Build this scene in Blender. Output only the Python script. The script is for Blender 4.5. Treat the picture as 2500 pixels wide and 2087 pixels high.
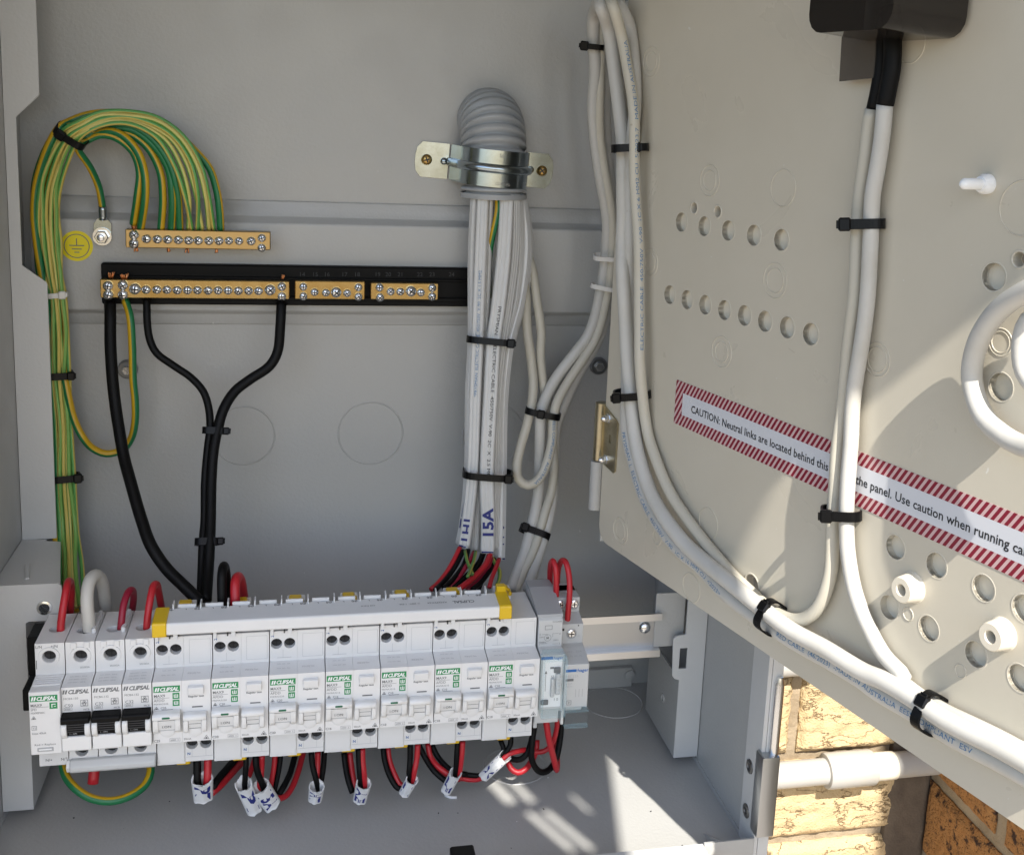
import bpy, bmesh, math, random
from mathutils import Vector, Matrix, noise
from mathutils.geometry import delaunay_2d_cdt
random.seed(7)
for o in list(bpy.data.objects): bpy.data.objects.remove(o)
SC = bpy.context.scene; COL = SC.collection
U = 0.001                                   # everything below is written in millimetres
R3 = lambda a: math.radians(a)
# ------------------------------------------------------------------ camera (solved from the enclosure's own edges)
F0, CX, CY = 2700.935, 1318.05, 781.97      # focal length and principal point on a 2500 x 2087 frame
ROT = Matrix(((0.97744791, -0.20658203, 0.04381155), (0.00457441, -0.18670295, -0.98240576), (0.21112712, 0.96045087, -0.18154742)))
CAM = Vector((90.42, -868.36, 367.42))
cd = bpy.data.cameras.new('camera'); co = bpy.data.objects.new('camera', cd); COL.objects.link(co)
cd.sensor_fit = 'HORIZONTAL'; cd.sensor_width = 36.0; cd.lens = F0 / 2500 * 36.0
cd.shift_x = -(CX - 1250) / 2500; cd.shift_y = (CY - 1043.5) / 2500
cd.clip_start = 0.01; cd.clip_end = 100
mw = Matrix.Identity(4)
for i in range(3):
    mw[i][0] = ROT[0][i]; mw[i][1] = -ROT[1][i]; mw[i][2] = -ROT[2][i]; mw[i][3] = CAM[i] * U
co.matrix_world = mw
SC.camera = co
# ------------------------------------------------------------------ sky, sun, exposure
SUN_EL, SUN_AZ = 48.0, 3.0                  # elevation; azimuth right of the wall's normal
tosun = Vector((math.sin(R3(SUN_AZ)) * math.cos(R3(SUN_EL)), -math.cos(R3(SUN_AZ)) * math.cos(R3(SUN_EL)), math.sin(R3(SUN_EL))))
wd = bpy.data.worlds.new('World'); SC.world = wd; wd.use_nodes = True
nt = wd.node_tree; bg = nt.nodes['Background']
sk = nt.nodes.new('ShaderNodeTexSky'); sk.sky_type = 'NISHITA'; sk.sun_disc = False
sk.sun_elevation = R3(SUN_EL); sk.sun_rotation = R3(180 - SUN_AZ); sk.air_density = 1.0; sk.dust_density = 1.3; sk.ozone_density = 1.0
nt.links.new(sk.outputs[0], bg.inputs[0]); bg.inputs[1].default_value = 0.15
sd = bpy.data.lights.new('sun', 'SUN'); so = bpy.data.objects.new('sun', sd); COL.objects.link(so)
sd.energy = 4.6; sd.angle = R3(0.5); sd.color = (1.0, 0.95, 0.87)
so.rotation_euler = (-tosun).to_track_quat('-Z', 'Y').to_euler()
vs = SC.view_settings; vs.view_transform = 'Standard'; vs.look = 'None'; vs.gamma = 1.0; vs.use_curve_mapping = False
vs.exposure = 0.92
SC.render.engine = 'CYCLES'; SC.cycles.max_bounces = 8; SC.cycles.diffuse_bounces = 2; SC.cycles.transparent_max_bounces = 8
# ------------------------------------------------------------------ from a place in the photograph plus a depth to a point in the box
ZM = dict(a=(0, 0, .38223), b=(0, 600, .38223), c=(0, 1270, .46605), d=(600, 1350, .31368), e=(1000, 1350, .34223), f=(900, 150, .42781),
          g=(950, 800, .39932), h=(1350, 0, .28571), i=(1900, 0, .28571), j=(1550, 400, .28527), k=(1950, 500, .34225), l=(1400, 900, .34227),
          m=(1850, 1050, .37079), n=(1350, 1400, .3919), o=(1800, 1550, .33333), p=(0, 0, 1.190476), q=(1080, 1180, .17111), r=(440, 1800, .17143),
          s=(780, 1780, .17143), t=(1130, 1720, .15238), u=(1750, 1350, .1997), v=(2100, 1550, .22818), w=(1480, 1050, .19966),
          x=(0, 1750, .19222), y=(1200, 1800, .33333), A=(1380, 500, .22814), B=(0, 750, .4566), C=(0, 150, .3425))
RT = ROT.transposed()
def ray(z, x, y):
    ox, oy, k = ZM[z]
    return RT @ Vector(((ox + x * k - CX) / F0, (oy + y * k - CY) / F0, 1.0))
def W(z, x, y, Y):                          # the point on the plane parallel to the back wall at depth Y
    r = ray(z, x, y); return CAM + r * ((Y - CAM.y) / r.y)
def WZ(z, x, y, Zh):                        # the point on a level plane
    r = ray(z, x, y); return CAM + r * ((Zh - CAM.z) / r.z)
def WX(z, x, y, X):                         # the point on a plane parallel to the side walls
    r = ray(z, x, y); return CAM + r * ((X - CAM.x) / r.x)
def path(z, Y, pts):
    out = []; n = len(pts)
    for i, p in enumerate(pts):
        if len(p) == 3: yy = p[2]
        elif isinstance(Y, tuple): yy = Y[0] + (Y[1] - Y[0]) * i / max(1, n - 1)
        else: yy = Y
        out.append(W(z, p[0], p[1], yy))
    return out
# hinged panel: plane through the hinge, swung 106 degrees out
HX, HY, PTH = 304.6, -127.0, R3(16)
PU = Vector((math.sin(PTH), -math.cos(PTH), 0)); PNORM = Vector((-math.cos(PTH), -math.sin(PTH), 0)); PO = Vector((HX, HY, 0))
def PN(z, x, y, h=0.0):
    r = ray(z, x, y); s = ((PO + PNORM * h - CAM).dot(PNORM)) / r.dot(PNORM); return CAM + r * s
def psz(z, x, y):
    p = PN(z, x, y); return (p - PO).dot(PU), p.z
def PP(s, zz, h=0.0): return PO + PU * s + PNORM * h + Vector((0, 0, zz))
def ppath(z, h, pts):
    return [PN(z, p[0], p[1], p[2] if len(p) == 3 else h) for p in pts]
# ------------------------------------------------------------------ materials
MATS = {}
def mat(name, col, rough=.5, metal=0.0, bump=None, var=None, spec=.5, trans=0.0, alpha=1.0, coat=0.0, sss=0.0):
    m = bpy.data.materials.new(name); m.use_nodes = True; n = m.node_tree.nodes; L = m.node_tree.links
    b = n['Principled BSDF']; b.inputs['Base Color'].default_value = (*col, 1); b.inputs['Roughness'].default_value = rough
    b.inputs['Metallic'].default_value = metal; b.inputs['Specular IOR Level'].default_value = spec
    b.inputs['Transmission Weight'].default_value = trans; b.inputs['Coat Weight'].default_value = coat
    tc = n.new('ShaderNodeTexCoord')
    if bump:
        for k, (sc, st, dist) in enumerate(bump if isinstance(bump, list) else [bump]):
            nz = n.new('ShaderNodeTexNoise'); nz.inputs['Scale'].default_value = sc; nz.inputs['Detail'].default_value = 3
            L.new(tc.outputs['Object'], nz.inputs['Vector'])
            bp = n.new('ShaderNodeBump'); bp.inputs['Strength'].default_value = st; bp.inputs['Distance'].default_value = dist
            L.new(nz.outputs[0], bp.inputs['Height'])
            if k: L.new(last.outputs[0], bp.inputs['Normal'])
            last = bp
        L.new(last.outputs[0], b.inputs['Normal'])
    if var:                                  # (other colour, scale, lo, hi): blotches of a second colour
        c2, sc, lo, hi = var
        nz = n.new('ShaderNodeTexNoise'); nz.inputs['Scale'].default_value = sc; nz.inputs['Detail'].default_value = 6
        nz.inputs['Roughness'].default_value = .65
        L.new(tc.outputs['Object'], nz.inputs['Vector'])
        mr = n.new('ShaderNodeMapRange'); mr.inputs[1].default_value = lo; mr.inputs[2].default_value = hi
        L.new(nz.outputs[0], mr.inputs[0])
        mx = n.new('ShaderNodeMix'); mx.data_type = 'RGBA'; mx.inputs[6].default_value = (*col, 1); mx.inputs[7].default_value = (*c2, 1)
        L.new(mr.outputs[0], mx.inputs[0]); L.new(mx.outputs[2], b.inputs['Base Color'])
    MATS[name] = m; return m
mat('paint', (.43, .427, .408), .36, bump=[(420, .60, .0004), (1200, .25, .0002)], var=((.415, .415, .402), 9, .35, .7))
mat('paint_lit', (.58, .58, .565), .40, bump=[(450, .45, .0003)], var=((.565, .565, .555), 12, .35, .7))  # lighter copy of the paint, for plates that catch more light
mat('plastic_panel', (.57, .525, .43), .34, bump=[(60, .05, .0008), (700, .15, .0002)], var=((.545, .50, .405), 11, .4, .75))
mat('plug_plastic', (.72, .66, .54), .4)
mat('dev_white', (.75, .75, .745), .38, bump=(900, .05, .0002), var=((.715, .715, .71), 25, .4, .7))
mat('dev_white2', (.70, .705, .71), .35, bump=(900, .05, .0002))
mat('dev_cream', (.76, .76, .75), .32)
mat('dev_grey', (.55, .56, .56), .42, bump=(900, .05, .0002))
mat('dev_grey2', (.40, .41, .42), .45)
mat('black', (.003, .003, .0033), .5, spec=.16)
mat('black_cable', (.003, .003, .0033), .5, spec=.18, bump=(300, .08, .0004))
mat('tie_black', (.0025, .0025, .003), .34, spec=.2)
mat('tie_white', (.66, .64, .60), .35)
mat('dark_hole', (.03, .03, .032), .55)
mat('print_grey', (.16, .165, .17), .6)
mat('print_light', (.42, .43, .44), .6)
mat('print_black', (.012, .012, .014), .6)
mat('print_blue', (.03, .12, .32), .55)
mat('cable_blue', (.06, .17, .33), .6)
mat('ink', (.012, .02, .16), .5)
mat('hager_blue', (.02, .13, .42), .5)
mat('green', (.01, .25, .075), .45)
mat('green_dark', (.01, .13, .06), .4)
mat('white_print', (.85, .86, .86), .5)
mat('yellow', (.72, .47, .01), .38)
mat('yellow_sticker', (.80, .66, .01), .42)
mat('red', (.47, .016, .025), .40, bump=(300, .05, .0003))
mat('red_dark', (.27, .008, .03), .42)
mat('white_cable', (.53, .515, .475), .50, bump=[(45, .12, .0015), (160, .14, .0006), (900, .10, .0002)], var=((.46, .44, .385), 26, .5, .8))
mat('ivory_cable', (.52, .49, .41), .50, bump=[(45, .12, .0015), (160, .14, .0006), (900, .06, .0002)], var=((.52, .48, .39), 30, .45, .8))
mat('flat_cable', (.58, .575, .555), .45, bump=(220, .04, .0003), var=((.62, .61, .58), 40, .45, .8))
mat('sleeve', (.63, .635, .635), .45, bump=(220, .2, .0006))
mat('conduit', (.36, .37, .375), .36, bump=(120, .08, .0004), var=((.32, .33, .335), 40, .4, .7))
mat('zinc', (.42, .48, .52), .20, 1.0, bump=(60, .10, .0006), var=((.33, .37, .36), 35, .4, .65))
mat('zinc_gold', (.55, .50, .36), .30, 1.0, bump=(90, .10, .0004), var=((.42, .36, .24), 60, .4, .65))
mat('steel', (.78, .79, .80), .24, 1.0, bump=(400, .10, .0002))
mat('steel_dark', (.20, .205, .21), .38, 1.0)
mat('screw_dark', (.022, .022, .024), .5)
mat('shade_grime', (.13, .10, .072), .95, bump=[(60, .6, .004), (500, .6, .001)], var=((.08, .06, .045), 30, .4, .7))  # the wall corner's shadow and grime put into one dark colour
mat('alu_web', (.44, .46, .48), .32, 1.0, bump=(150, .08, .0003))
mat('alu', (.62, .63, .64), .30, 1.0, bump=(200, .06, .0003))
mat('brass', (.58, .43, .20), .24, 1.0, bump=(90, .06, .0003), var=((.50, .34, .13), 50, .4, .65))
mat('brass_dull', (.48, .34, .16), .30, 1.0, bump=(90, .06, .0003))
mat('brass_screw', (.55, .36, .12), .35, 1.0)
mat('copper', (.72, .30, .13), .28, 1.0)
mat('rubber', (.035, .035, .037), .6)
mat('rubber_grey', (.20, .20, .20), .6)
mat('pipe_white', (.44, .43, .405), .35, var=((.50, .46, .36), 14, .5, .8))
mat('pipe_cream', (.80, .75, .62), .4, var=((.70, .52, .25), 18, .55, .75))
mat('mortar', (.36, .29, .20), .95, bump=[(120, .7, .003), (700, .5, .001)], var=((.26, .20, .13), 30, .4, .7))
mat('brick_tan', (.58, .44, .25), .95, bump=[(150, .5, .003), (600, .8, .0012)], var=((.60, .43, .235), 30, .45, .72))
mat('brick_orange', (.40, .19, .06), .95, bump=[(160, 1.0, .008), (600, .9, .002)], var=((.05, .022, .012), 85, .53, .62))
mat('paving', (.40, .34, .27), .95, bump=(40, .4, .004))
mat('blocker_grey', (.5, .48, .45), .9)
def cracks(name, sc, lo, hi, dark):           # fissures that split the brick's face: grooves with darker insides
    m = MATS[name]; n = m.node_tree.nodes; L = m.node_tree.links; b = n['Principled BSDF']
    tc = n.new('ShaderNodeTexCoord'); mp = n.new('ShaderNodeMapping'); mp.inputs['Scale'].default_value = (1.0, 1.0, 2.6); L.new(tc.outputs['Object'], mp.inputs[0])
    nz = n.new('ShaderNodeTexNoise'); nz.inputs['Scale'].default_value = sc; nz.inputs['Detail'].default_value = 7; nz.inputs['Roughness'].default_value = .6; L.new(mp.outputs[0], nz.inputs[0])
    a = n.new('ShaderNodeMath'); a.operation = 'SUBTRACT'; L.new(nz.outputs[0], a.inputs[0]); a.inputs[1].default_value = .5
    ab = n.new('ShaderNodeMath'); ab.operation = 'ABSOLUTE'; L.new(a.outputs[0], ab.inputs[0])
    mr = n.new('ShaderNodeMapRange'); mr.inputs[1].default_value = lo; mr.inputs[2].default_value = hi; L.new(ab.outputs[0], mr.inputs[0])
    bp = n.new('ShaderNodeBump'); bp.inputs['Strength'].default_value = .9; bp.inputs['Distance'].default_value = .004; L.new(mr.outputs[0], bp.inputs['Height'])
    old = b.inputs['Normal'].links[0].from_socket; L.new(old, bp.inputs['Normal']); L.new(bp.outputs[0], b.inputs['Normal'])
    mx = n.new('ShaderNodeMix'); mx.data_type = 'RGBA'; mx.inputs[6].default_value = (*dark, 1)
    L.new(b.inputs['Base Color'].links[0].from_socket, mx.inputs[7]); L.new(mr.outputs[0], mx.inputs[0]); L.new(mx.outputs[2], b.inputs['Base Color'])
cracks('brick_tan', 24, .0, .012, (.50, .33, .17))
def dusty(name, sc, lo, hi, dust, smear):     # specks of settled dust, and smears that change the gloss
    m = MATS[name]; n = m.node_tree.nodes; L = m.node_tree.links; b = n['Principled BSDF']
    tc = n.new('ShaderNodeTexCoord'); nz = n.new('ShaderNodeTexNoise'); nz.inputs['Scale'].default_value = sc; nz.inputs['Detail'].default_value = 1; L.new(tc.outputs['Object'], nz.inputs[0])
    mr = n.new('ShaderNodeMapRange'); mr.inputs[1].default_value = lo; mr.inputs[2].default_value = hi; L.new(nz.outputs[0], mr.inputs[0])
    mx = n.new('ShaderNodeMix'); mx.data_type = 'RGBA'; L.new(mr.outputs[0], mx.inputs[0]); L.new(b.inputs['Base Color'].links[0].from_socket, mx.inputs[6]); mx.inputs[7].default_value = (*dust, 1); L.new(mx.outputs[2], b.inputs['Base Color'])
    n2 = n.new('ShaderNodeTexNoise'); n2.inputs['Scale'].default_value = 14; n2.inputs['Detail'].default_value = 5; n2.inputs['Distortion'].default_value = 1.5; L.new(tc.outputs['Object'], n2.inputs[0])
    r2 = n.new('ShaderNodeMapRange'); r2.inputs[1].default_value = .3; r2.inputs[2].default_value = .7; r2.inputs[3].default_value = smear[0]; r2.inputs[4].default_value = smear[1]; L.new(n2.outputs[0], r2.inputs[0]); L.new(r2.outputs[0], b.inputs['Roughness'])
dusty('paint', 260, .82, .84, (.55, .55, .53), (.28, .46))
dusty('paint_lit', 300, .82, .84, (.68, .68, .66), (.30, .44))
dusty('plastic_panel', 240, .80, .82, (.64, .62, .56), (.24, .42))
dusty('white_cable', 120, .80, .84, (.40, .37, .32), (.38, .54))
dusty('ivory_cable', 120, .79, .83, (.34, .30, .23), (.38, .54))
def striped(name, c1, c2, lo, hi, rough=.4):
    m = mat(name, c1, rough, bump=(400, .05, .0003)); n = m.node_tree.nodes; L = m.node_tree.links
    uv = n.new('ShaderNodeUVMap'); sx = n.new('ShaderNodeSeparateXYZ'); L.new(uv.outputs[0], sx.inputs[0])
    fr = n.new('ShaderNodeMath'); fr.operation = 'FRACT'; L.new(sx.outputs[0], fr.inputs[0])
    rp = n.new('ShaderNodeValToRGB'); e = rp.color_ramp.elements
    e[0].position = 0; e[0].color = (*c1, 1); e[1].position = lo; e[1].color = (*c1, 1)
    for pos, c in ((lo + .03, c2), (hi, c2), (hi + .03, c1)):
        k = e.new(pos); k.color = (*c, 1)
    L.new(fr.outputs[0], rp.inputs[0]); L.new(rp.outputs[0], n['Principled BSDF'].inputs['Base Color'])
striped('gy_dark', (.008, .15, .05), (.54, .33, .010), .60, .93)
striped('gy_pale', (.18, .37, .08), (.55, .49, .14), .52, .93)
striped('gy_mid', (.10, .31, .075), (.54, .44, .10), .66, .93)
striped('gy_core', (.10, .22, .05), (.35, .33, .06), .60, .93)
striped('flat_red', (.68, .68, .67), (.40, .02, .04), .70, .80)
def clear(name, col, rough, alpha):
    m = mat(name, col, rough); n = m.node_tree.nodes; L = m.node_tree.links; b = n['Principled BSDF']
    tr = n.new('ShaderNodeBsdfTransparent'); tr.inputs[0].default_value = (.985, .995, .998, 1)
    mx = n.new('ShaderNodeMixShader'); mx.inputs[0].default_value = alpha
    L.new(tr.outputs[0], mx.inputs[1]); L.new(b.outputs[0], mx.inputs[2]); L.new(mx.outputs[0], n['Material Output'].inputs[0])
clear('clear_blue', (.70, .80, .83), .10, .02)
clear('clear_edge', (.45, .70, .78), .2, .13)
clear('smoke', (.016, .013, .011), .10, .97)
clear('smoke_light', (.10, .085, .07), .25, .80)
def label_mat():                            # printed hatch border of the caution strip; UV is in millimetres
    m = mat('caution_print', (.70, .70, .72), .35); n = m.node_tree.nodes; L = m.node_tree.links
    uv = n.new('ShaderNodeUVMap'); sx = n.new('ShaderNodeSeparateXYZ'); L.new(uv.outputs[0], sx.inputs[0])
    def mm(op, a, b=None):
        k = n.new('ShaderNodeMath'); k.operation = op
        for i, v in enumerate((a, b)):
            if v is None: continue
            if isinstance(v, (int, float)): k.inputs[i].default_value = v
            else: L.new(v, k.inputs[i])
        return k.outputs[0]
    u, v = sx.outputs[0], sx.outputs[1]
    ph = mm('FRACT', mm('DIVIDE', mm('SUBTRACT', u, mm('MULTIPLY', v, .62)), 3.75))
    st = mm('GREATER_THAN', ph, .46)
    inner = mm('MULTIPLY', mm('GREATER_THAN', u, 8.0), mm('MULTIPLY', mm('GREATER_THAN', v, 7.4), mm('LESS_THAN', v, 21.6)))
    a = n.new('ShaderNodeMix'); a.data_type = 'RGBA'; a.inputs[6].default_value = (.58, .41, .40, 1); a.inputs[7].default_value = (.22, .012, .03, 1); L.new(st, a.inputs[0])
    b = n.new('ShaderNodeMix'); b.data_type = 'RGBA'; L.new(inner, b.inputs[0]); L.new(a.outputs[2], b.inputs[6]); b.inputs[7].default_value = (.62, .63, .66, 1)
    L.new(b.outputs[2], n['Principled BSDF'].inputs['Base Color'])
label_mat()
# ------------------------------------------------------------------ object helpers
def tag(o, label=None, cat=None, group=None, kind=None):
    if label: o['label'] = label
    if cat: o['category'] = cat
    if group: o['group'] = group
    if kind: o['kind'] = kind
    return o
def thing(name, label, cat, loc=(0, 0, 0), group=None):
    o = bpy.data.objects.new(name, None); o.empty_display_size = .01; COL.objects.link(o); o.location = Vector(loc) * U
    o['wl'] = [loc[0], loc[1], loc[2]]
    return tag(o, label, cat, group)
def origin(o):
    if o is None: return Vector((0, 0, 0))
    return Vector(o['wl'])
def mk(name, VF, m, parent=None, smooth=False, label=None, cat=None, group=None, kind=None):
    V, Fc = VF[0], VF[1]; uv = VF[2] if len(VF) > 2 else None; mi = VF[3] if len(VF) > 3 else None
    if parent is not None: org = origin(parent)
    else:
        xs = [v[0] for v in V]; ys = [v[1] for v in V]; zs = [v[2] for v in V]
        org = Vector(((min(xs) + max(xs)) / 2, (min(ys) + max(ys)) / 2, min(zs)))
    me = bpy.data.meshes.new(name)
    me.from_pydata([((v[0] - org.x) * U, (v[1] - org.y) * U, (v[2] - org.z) * U) for v in V], [], Fc)
    if uv:
        ul = me.uv_layers.new(name='UVMap'); k = 0
        for f in uv:
            for c in f: ul.data[k].uv = c; k += 1
    for x in (m if isinstance(m, (list, tuple)) else [m]): me.materials.append(MATS[x])
    if mi: me.polygons.foreach_set('material_index', mi)
    if smooth is True: me.shade_smooth()
    me.update()
    o = bpy.data.objects.new(name, me); COL.objects.link(o)
    if parent is not None:
        o.parent = parent
        gp = parent.parent
    else: o.location = org * U
    o['wl'] = [org.x, org.y, org.z]
    if smooth == 'auto': autosmooth(me)
    return tag(o, label, cat, group, kind)
def autosmooth(me, ang=40):
    bm = bmesh.new(); bm.from_mesh(me)
    for f in bm.faces: f.smooth = True
    for e in bm.edges:
        if len(e.link_faces) == 2 and e.calc_face_angle(0) > R3(ang): e.smooth = False
    bm.to_mesh(me); bm.free()
def copytree(o, dloc, parent=None):
    c = o.copy(); COL.objects.link(c); c.parent = parent
    if parent is None:
        c.location = o.location + Vector(dloc) * U
        c['wl'] = [o['wl'][0] + dloc[0], o['wl'][1] + dloc[1], o['wl'][2] + dloc[2]]
    for ch in list(o.children): copytree(ch, dloc, c)
    return c
def join(*vfs):
    V, F_, UVs, MI = [], [], [], []
    anyuv = any(len(v) > 2 and v[2] for v in vfs); anymi = any(len(v) > 3 and v[3] for v in vfs)
    for vf in vfs:
        k = len(V); V += list(vf[0]); F_ += [tuple(i + k for i in f) for f in vf[1]]
        if anyuv: UVs += (vf[2] if len(vf) > 2 and vf[2] else [[(0, 0)] * len(f) for f in vf[1]])
        if anymi: MI += (vf[3] if len(vf) > 3 and vf[3] else [0] * len(vf[1]))
    return (V, F_, UVs or None, MI or None)
def withmat(vf, idx): return (vf[0], vf[1], vf[2] if len(vf) > 2 else None, [idx] * len(vf[1]))
def box(x0, x1, y0, y1, z0, z1, b=0.0, seg=1):
    x0, x1 = min(x0, x1), max(x0, x1); y0, y1 = min(y0, y1), max(y0, y1); z0, z1 = min(z0, z1), max(z0, z1)
    if not b:
        V = [Vector((x, y, z)) for x in (x0, x1) for y in (y0, y1) for z in (z0, z1)]
        return V, [(0, 1, 3, 2), (4, 6, 7, 5), (0, 4, 5, 1), (2, 3, 7, 6), (0, 2, 6, 4), (1, 5, 7, 3)]
    bm = bmesh.new(); bmesh.ops.create_cube(bm, size=1)
    for v in bm.verts:
        v.co = Vector((x0 + (v.co.x + .5) * (x1 - x0), y0 + (v.co.y + .5) * (y1 - y0), z0 + (v.co.z + .5) * (z1 - z0)))
    bmesh.ops.bevel(bm, geom=list(bm.edges), offset=b, segments=seg, affect='EDGES', profile=.6)
    bm.verts.index_update()
    r = [v.co.copy() for v in bm.verts], [tuple(v.index for v in f.verts) for f in bm.faces]; bm.free(); return r
def xf(vf, M): return ([M @ Vector(v) for v in vf[0]],) + tuple(vf[1:])
def frame_m(o, ax, ay, az):
    M = Matrix.Identity(4)
    for i in range(3): M[i][0] = ax[i]; M[i][1] = ay[i]; M[i][2] = az[i]; M[i][3] = o[i]
    return M
def prism(prof, x0, x1, b=0.0, skip=()):    # profile of (y, z), swept along x
    n = len(prof)
    V = [Vector((x0, y, z)) for y, z in prof] + [Vector((x1, y, z)) for y, z in prof]
    Fc = [tuple(range(n)), tuple(reversed(range(n, 2 * n)))]
    for i in range(n):
        if i in skip: continue
        j = (i + 1) % n; Fc.append((i, i + n, j + n, j))
    if not b: return V, Fc
    bm = bmesh.new(); vs_ = [bm.verts.new(v) for v in V]
    for f in Fc: bm.faces.new([vs_[i] for i in f])
    bmesh.ops.recalc_face_normals(bm, faces=bm.faces)
    bmesh.ops.bevel(bm, geom=[e for e in bm.edges if len(e.link_faces) == 2], offset=b, segments=1, affect='EDGES')
    bm.verts.index_update(); r = [v.co.copy() for v in bm.verts], [tuple(v.index for v in f.verts) for f in bm.faces]; bm.free(); return r
def poly_plate(outer, holes, thick, fmap, hole_depth=None):
    """flat plate with real openings; fmap(u, v, h) places it; the front is h = 0, the back h = -thick"""
    pts = [Vector(p) for p in outer]; edges = [(i, (i + 1) % len(outer)) for i in range(len(outer))]; loops = [list(range(len(outer)))]
    for hl in holes:
        k = len(pts); pts += [Vector(p) for p in hl]; edges += [(k + i, k + (i + 1) % len(hl)) for i in range(len(hl))]; loops.append(list(range(k, k + len(hl))))
    r = delaunay_2d_cdt(pts, edges, [], 0, 1e-6)
    vs2, fs = r[0], r[2]
    def inside(c, pl):
        res = False; n = len(pl)
        for i in range(n):
            a, b_ = pl[i], pl[(i + 1) % n]
            if (a[1] > c[1]) != (b_[1] > c[1]) and c[0] < (b_[0] - a[0]) * (c[1] - a[1]) / (b_[1] - a[1]) + a[0]: res = not res
        return res
    keep = []
    for f in fs:
        c = sum((vs2[i] for i in f), Vector((0, 0))) / len(f)
        if inside(c, outer) and not any(inside(c, hl) for hl in holes): keep.append(f)
    n = len(vs2)
    V = [fmap(v.x, v.y, 0) for v in vs2]; Fc = [tuple(f) for f in keep]
    if thick:
        V += [fmap(v.x, v.y, -thick) for v in vs2]; Fc += [tuple(i + n for i in reversed(f)) for f in keep]
        ec = {}
        for f in keep:
            for i in range(len(f)):
                a, b_ = f[i], f[(i + 1) % len(f)]; ec[(a, b_)] = 1
        for (a, b_) in list(ec):
            if (b_, a) not in ec: Fc.append((b_, a, a + n, b_ + n))
    return V, Fc
def circ(cx, cy, r, n=20, ry=None): return [(cx + r * math.cos(2 * math.pi * i / n), cy + (ry or r) * math.sin(2 * math.pi * i / n)) for i in range(n)]
def lathe(prof, o, ax, n=20, cap=True):     # profile of (radius, height) about an axis
    ax = Vector(ax).normalized(); t = Vector((0, 0, 1)) if abs(ax.z) < .9 else Vector((1, 0, 0))
    e1 = ax.cross(t).normalized(); e2 = ax.cross(e1)
    V, Fc = [], []
    for r, h in prof:
        for i in range(n):
            a = 2 * math.pi * i / n; V.append(Vector(o) + ax * h + (e1 * math.cos(a) + e2 * math.sin(a)) * r)
    for k in range(len(prof) - 1):
        for i in range(n):
            j = (i + 1) % n; Fc.append((k * n + i, k * n + j, (k + 1) * n + j, (k + 1) * n + i))
    if cap:
        Fc.append(tuple(reversed(range(n)))); Fc.append(tuple(range((len(prof) - 1) * n, len(prof) * n)))
    return V, Fc
def torus(o, ax, R_, r, n=40, m_=6, arc=(0, 360)):
    ax = Vector(ax).normalized(); t = Vector((0, 0, 1)) if abs(ax.z) < .9 else Vector((0, 1, 0))
    e2 = (t - ax * t.dot(ax)).normalized(); e1 = e2.cross(ax)
    V, Fc = [], []; full = abs(arc[1] - arc[0]) >= 360; cnt = n if full else n + 1
    for i in range(cnt):
        a = R3(arc[0] + (arc[1] - arc[0]) * i / n); d = e1 * math.cos(a) + e2 * math.sin(a)
        for k in range(m_):
            b = 2 * math.pi * k / m_; V.append(Vector(o) + d * (R_ + r * math.cos(b)) + ax * (r * math.sin(b)))
    for i in range(n if full else n):
        j = (i + 1) % cnt
        for k in range(m_):
            l = (k + 1) % m_; Fc.append((i * m_ + k, j * m_ + k, j * m_ + l, i * m_ + l))
    return V, Fc
def spline(pts, step=2.0):
    P = [Vector(p) for p in pts]
    if len(P) == 2: P = [P[0], (P[0] + P[1]) / 2, P[1]]
    Q = [P[0] * 2 - P[1]] + P + [P[-1] * 2 - P[-2]]
    out = []
    for i in range(1, len(Q) - 2):
        p0, p1, p2, p3 = Q[i - 1:i + 3]
        t0 = 0; t1 = t0 + max(1e-3, (p1 - p0).length) ** .5; t2 = t1 + max(1e-3, (p2 - p1).length) ** .5; t3 = t2 + max(1e-3, (p3 - p2).length) ** .5
        n = max(2, int((p2 - p1).length / step))
        for k in range(n):
            t = t1 + (t2 - t1) * k / n
            A1 = p0 * ((t1 - t) / (t1 - t0)) + p1 * ((t - t0) / (t1 - t0)); A2 = p1 * ((t2 - t) / (t2 - t1)) + p2 * ((t - t1) / (t2 - t1)); A3 = p2 * ((t3 - t) / (t3 - t2)) + p3 * ((t - t2) / (t3 - t2))
            B1 = A1 * ((t2 - t) / (t2 - t0)) + A2 * ((t - t0) / (t2 - t0)); B2 = A2 * ((t3 - t) / (t3 - t1)) + A3 * ((t - t1) / (t3 - t1))
            out.append(B1 * ((t2 - t) / (t2 - t1)) + B2 * ((t - t1) / (t2 - t1)))
    out.append(P[-1]); return out
def tangents(S):
    return [((S[min(i + 1, len(S) - 1)] - S[max(i - 1, 0)]).normalized() if (S[min(i + 1, len(S) - 1)] - S[max(i - 1, 0)]).length > 1e-6 else Vector((0, 0, 1))) for i in range(len(S))]
def camdir(p, T):
    d = CAM - p; d = d - T * d.dot(T); return d.normalized()
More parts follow.
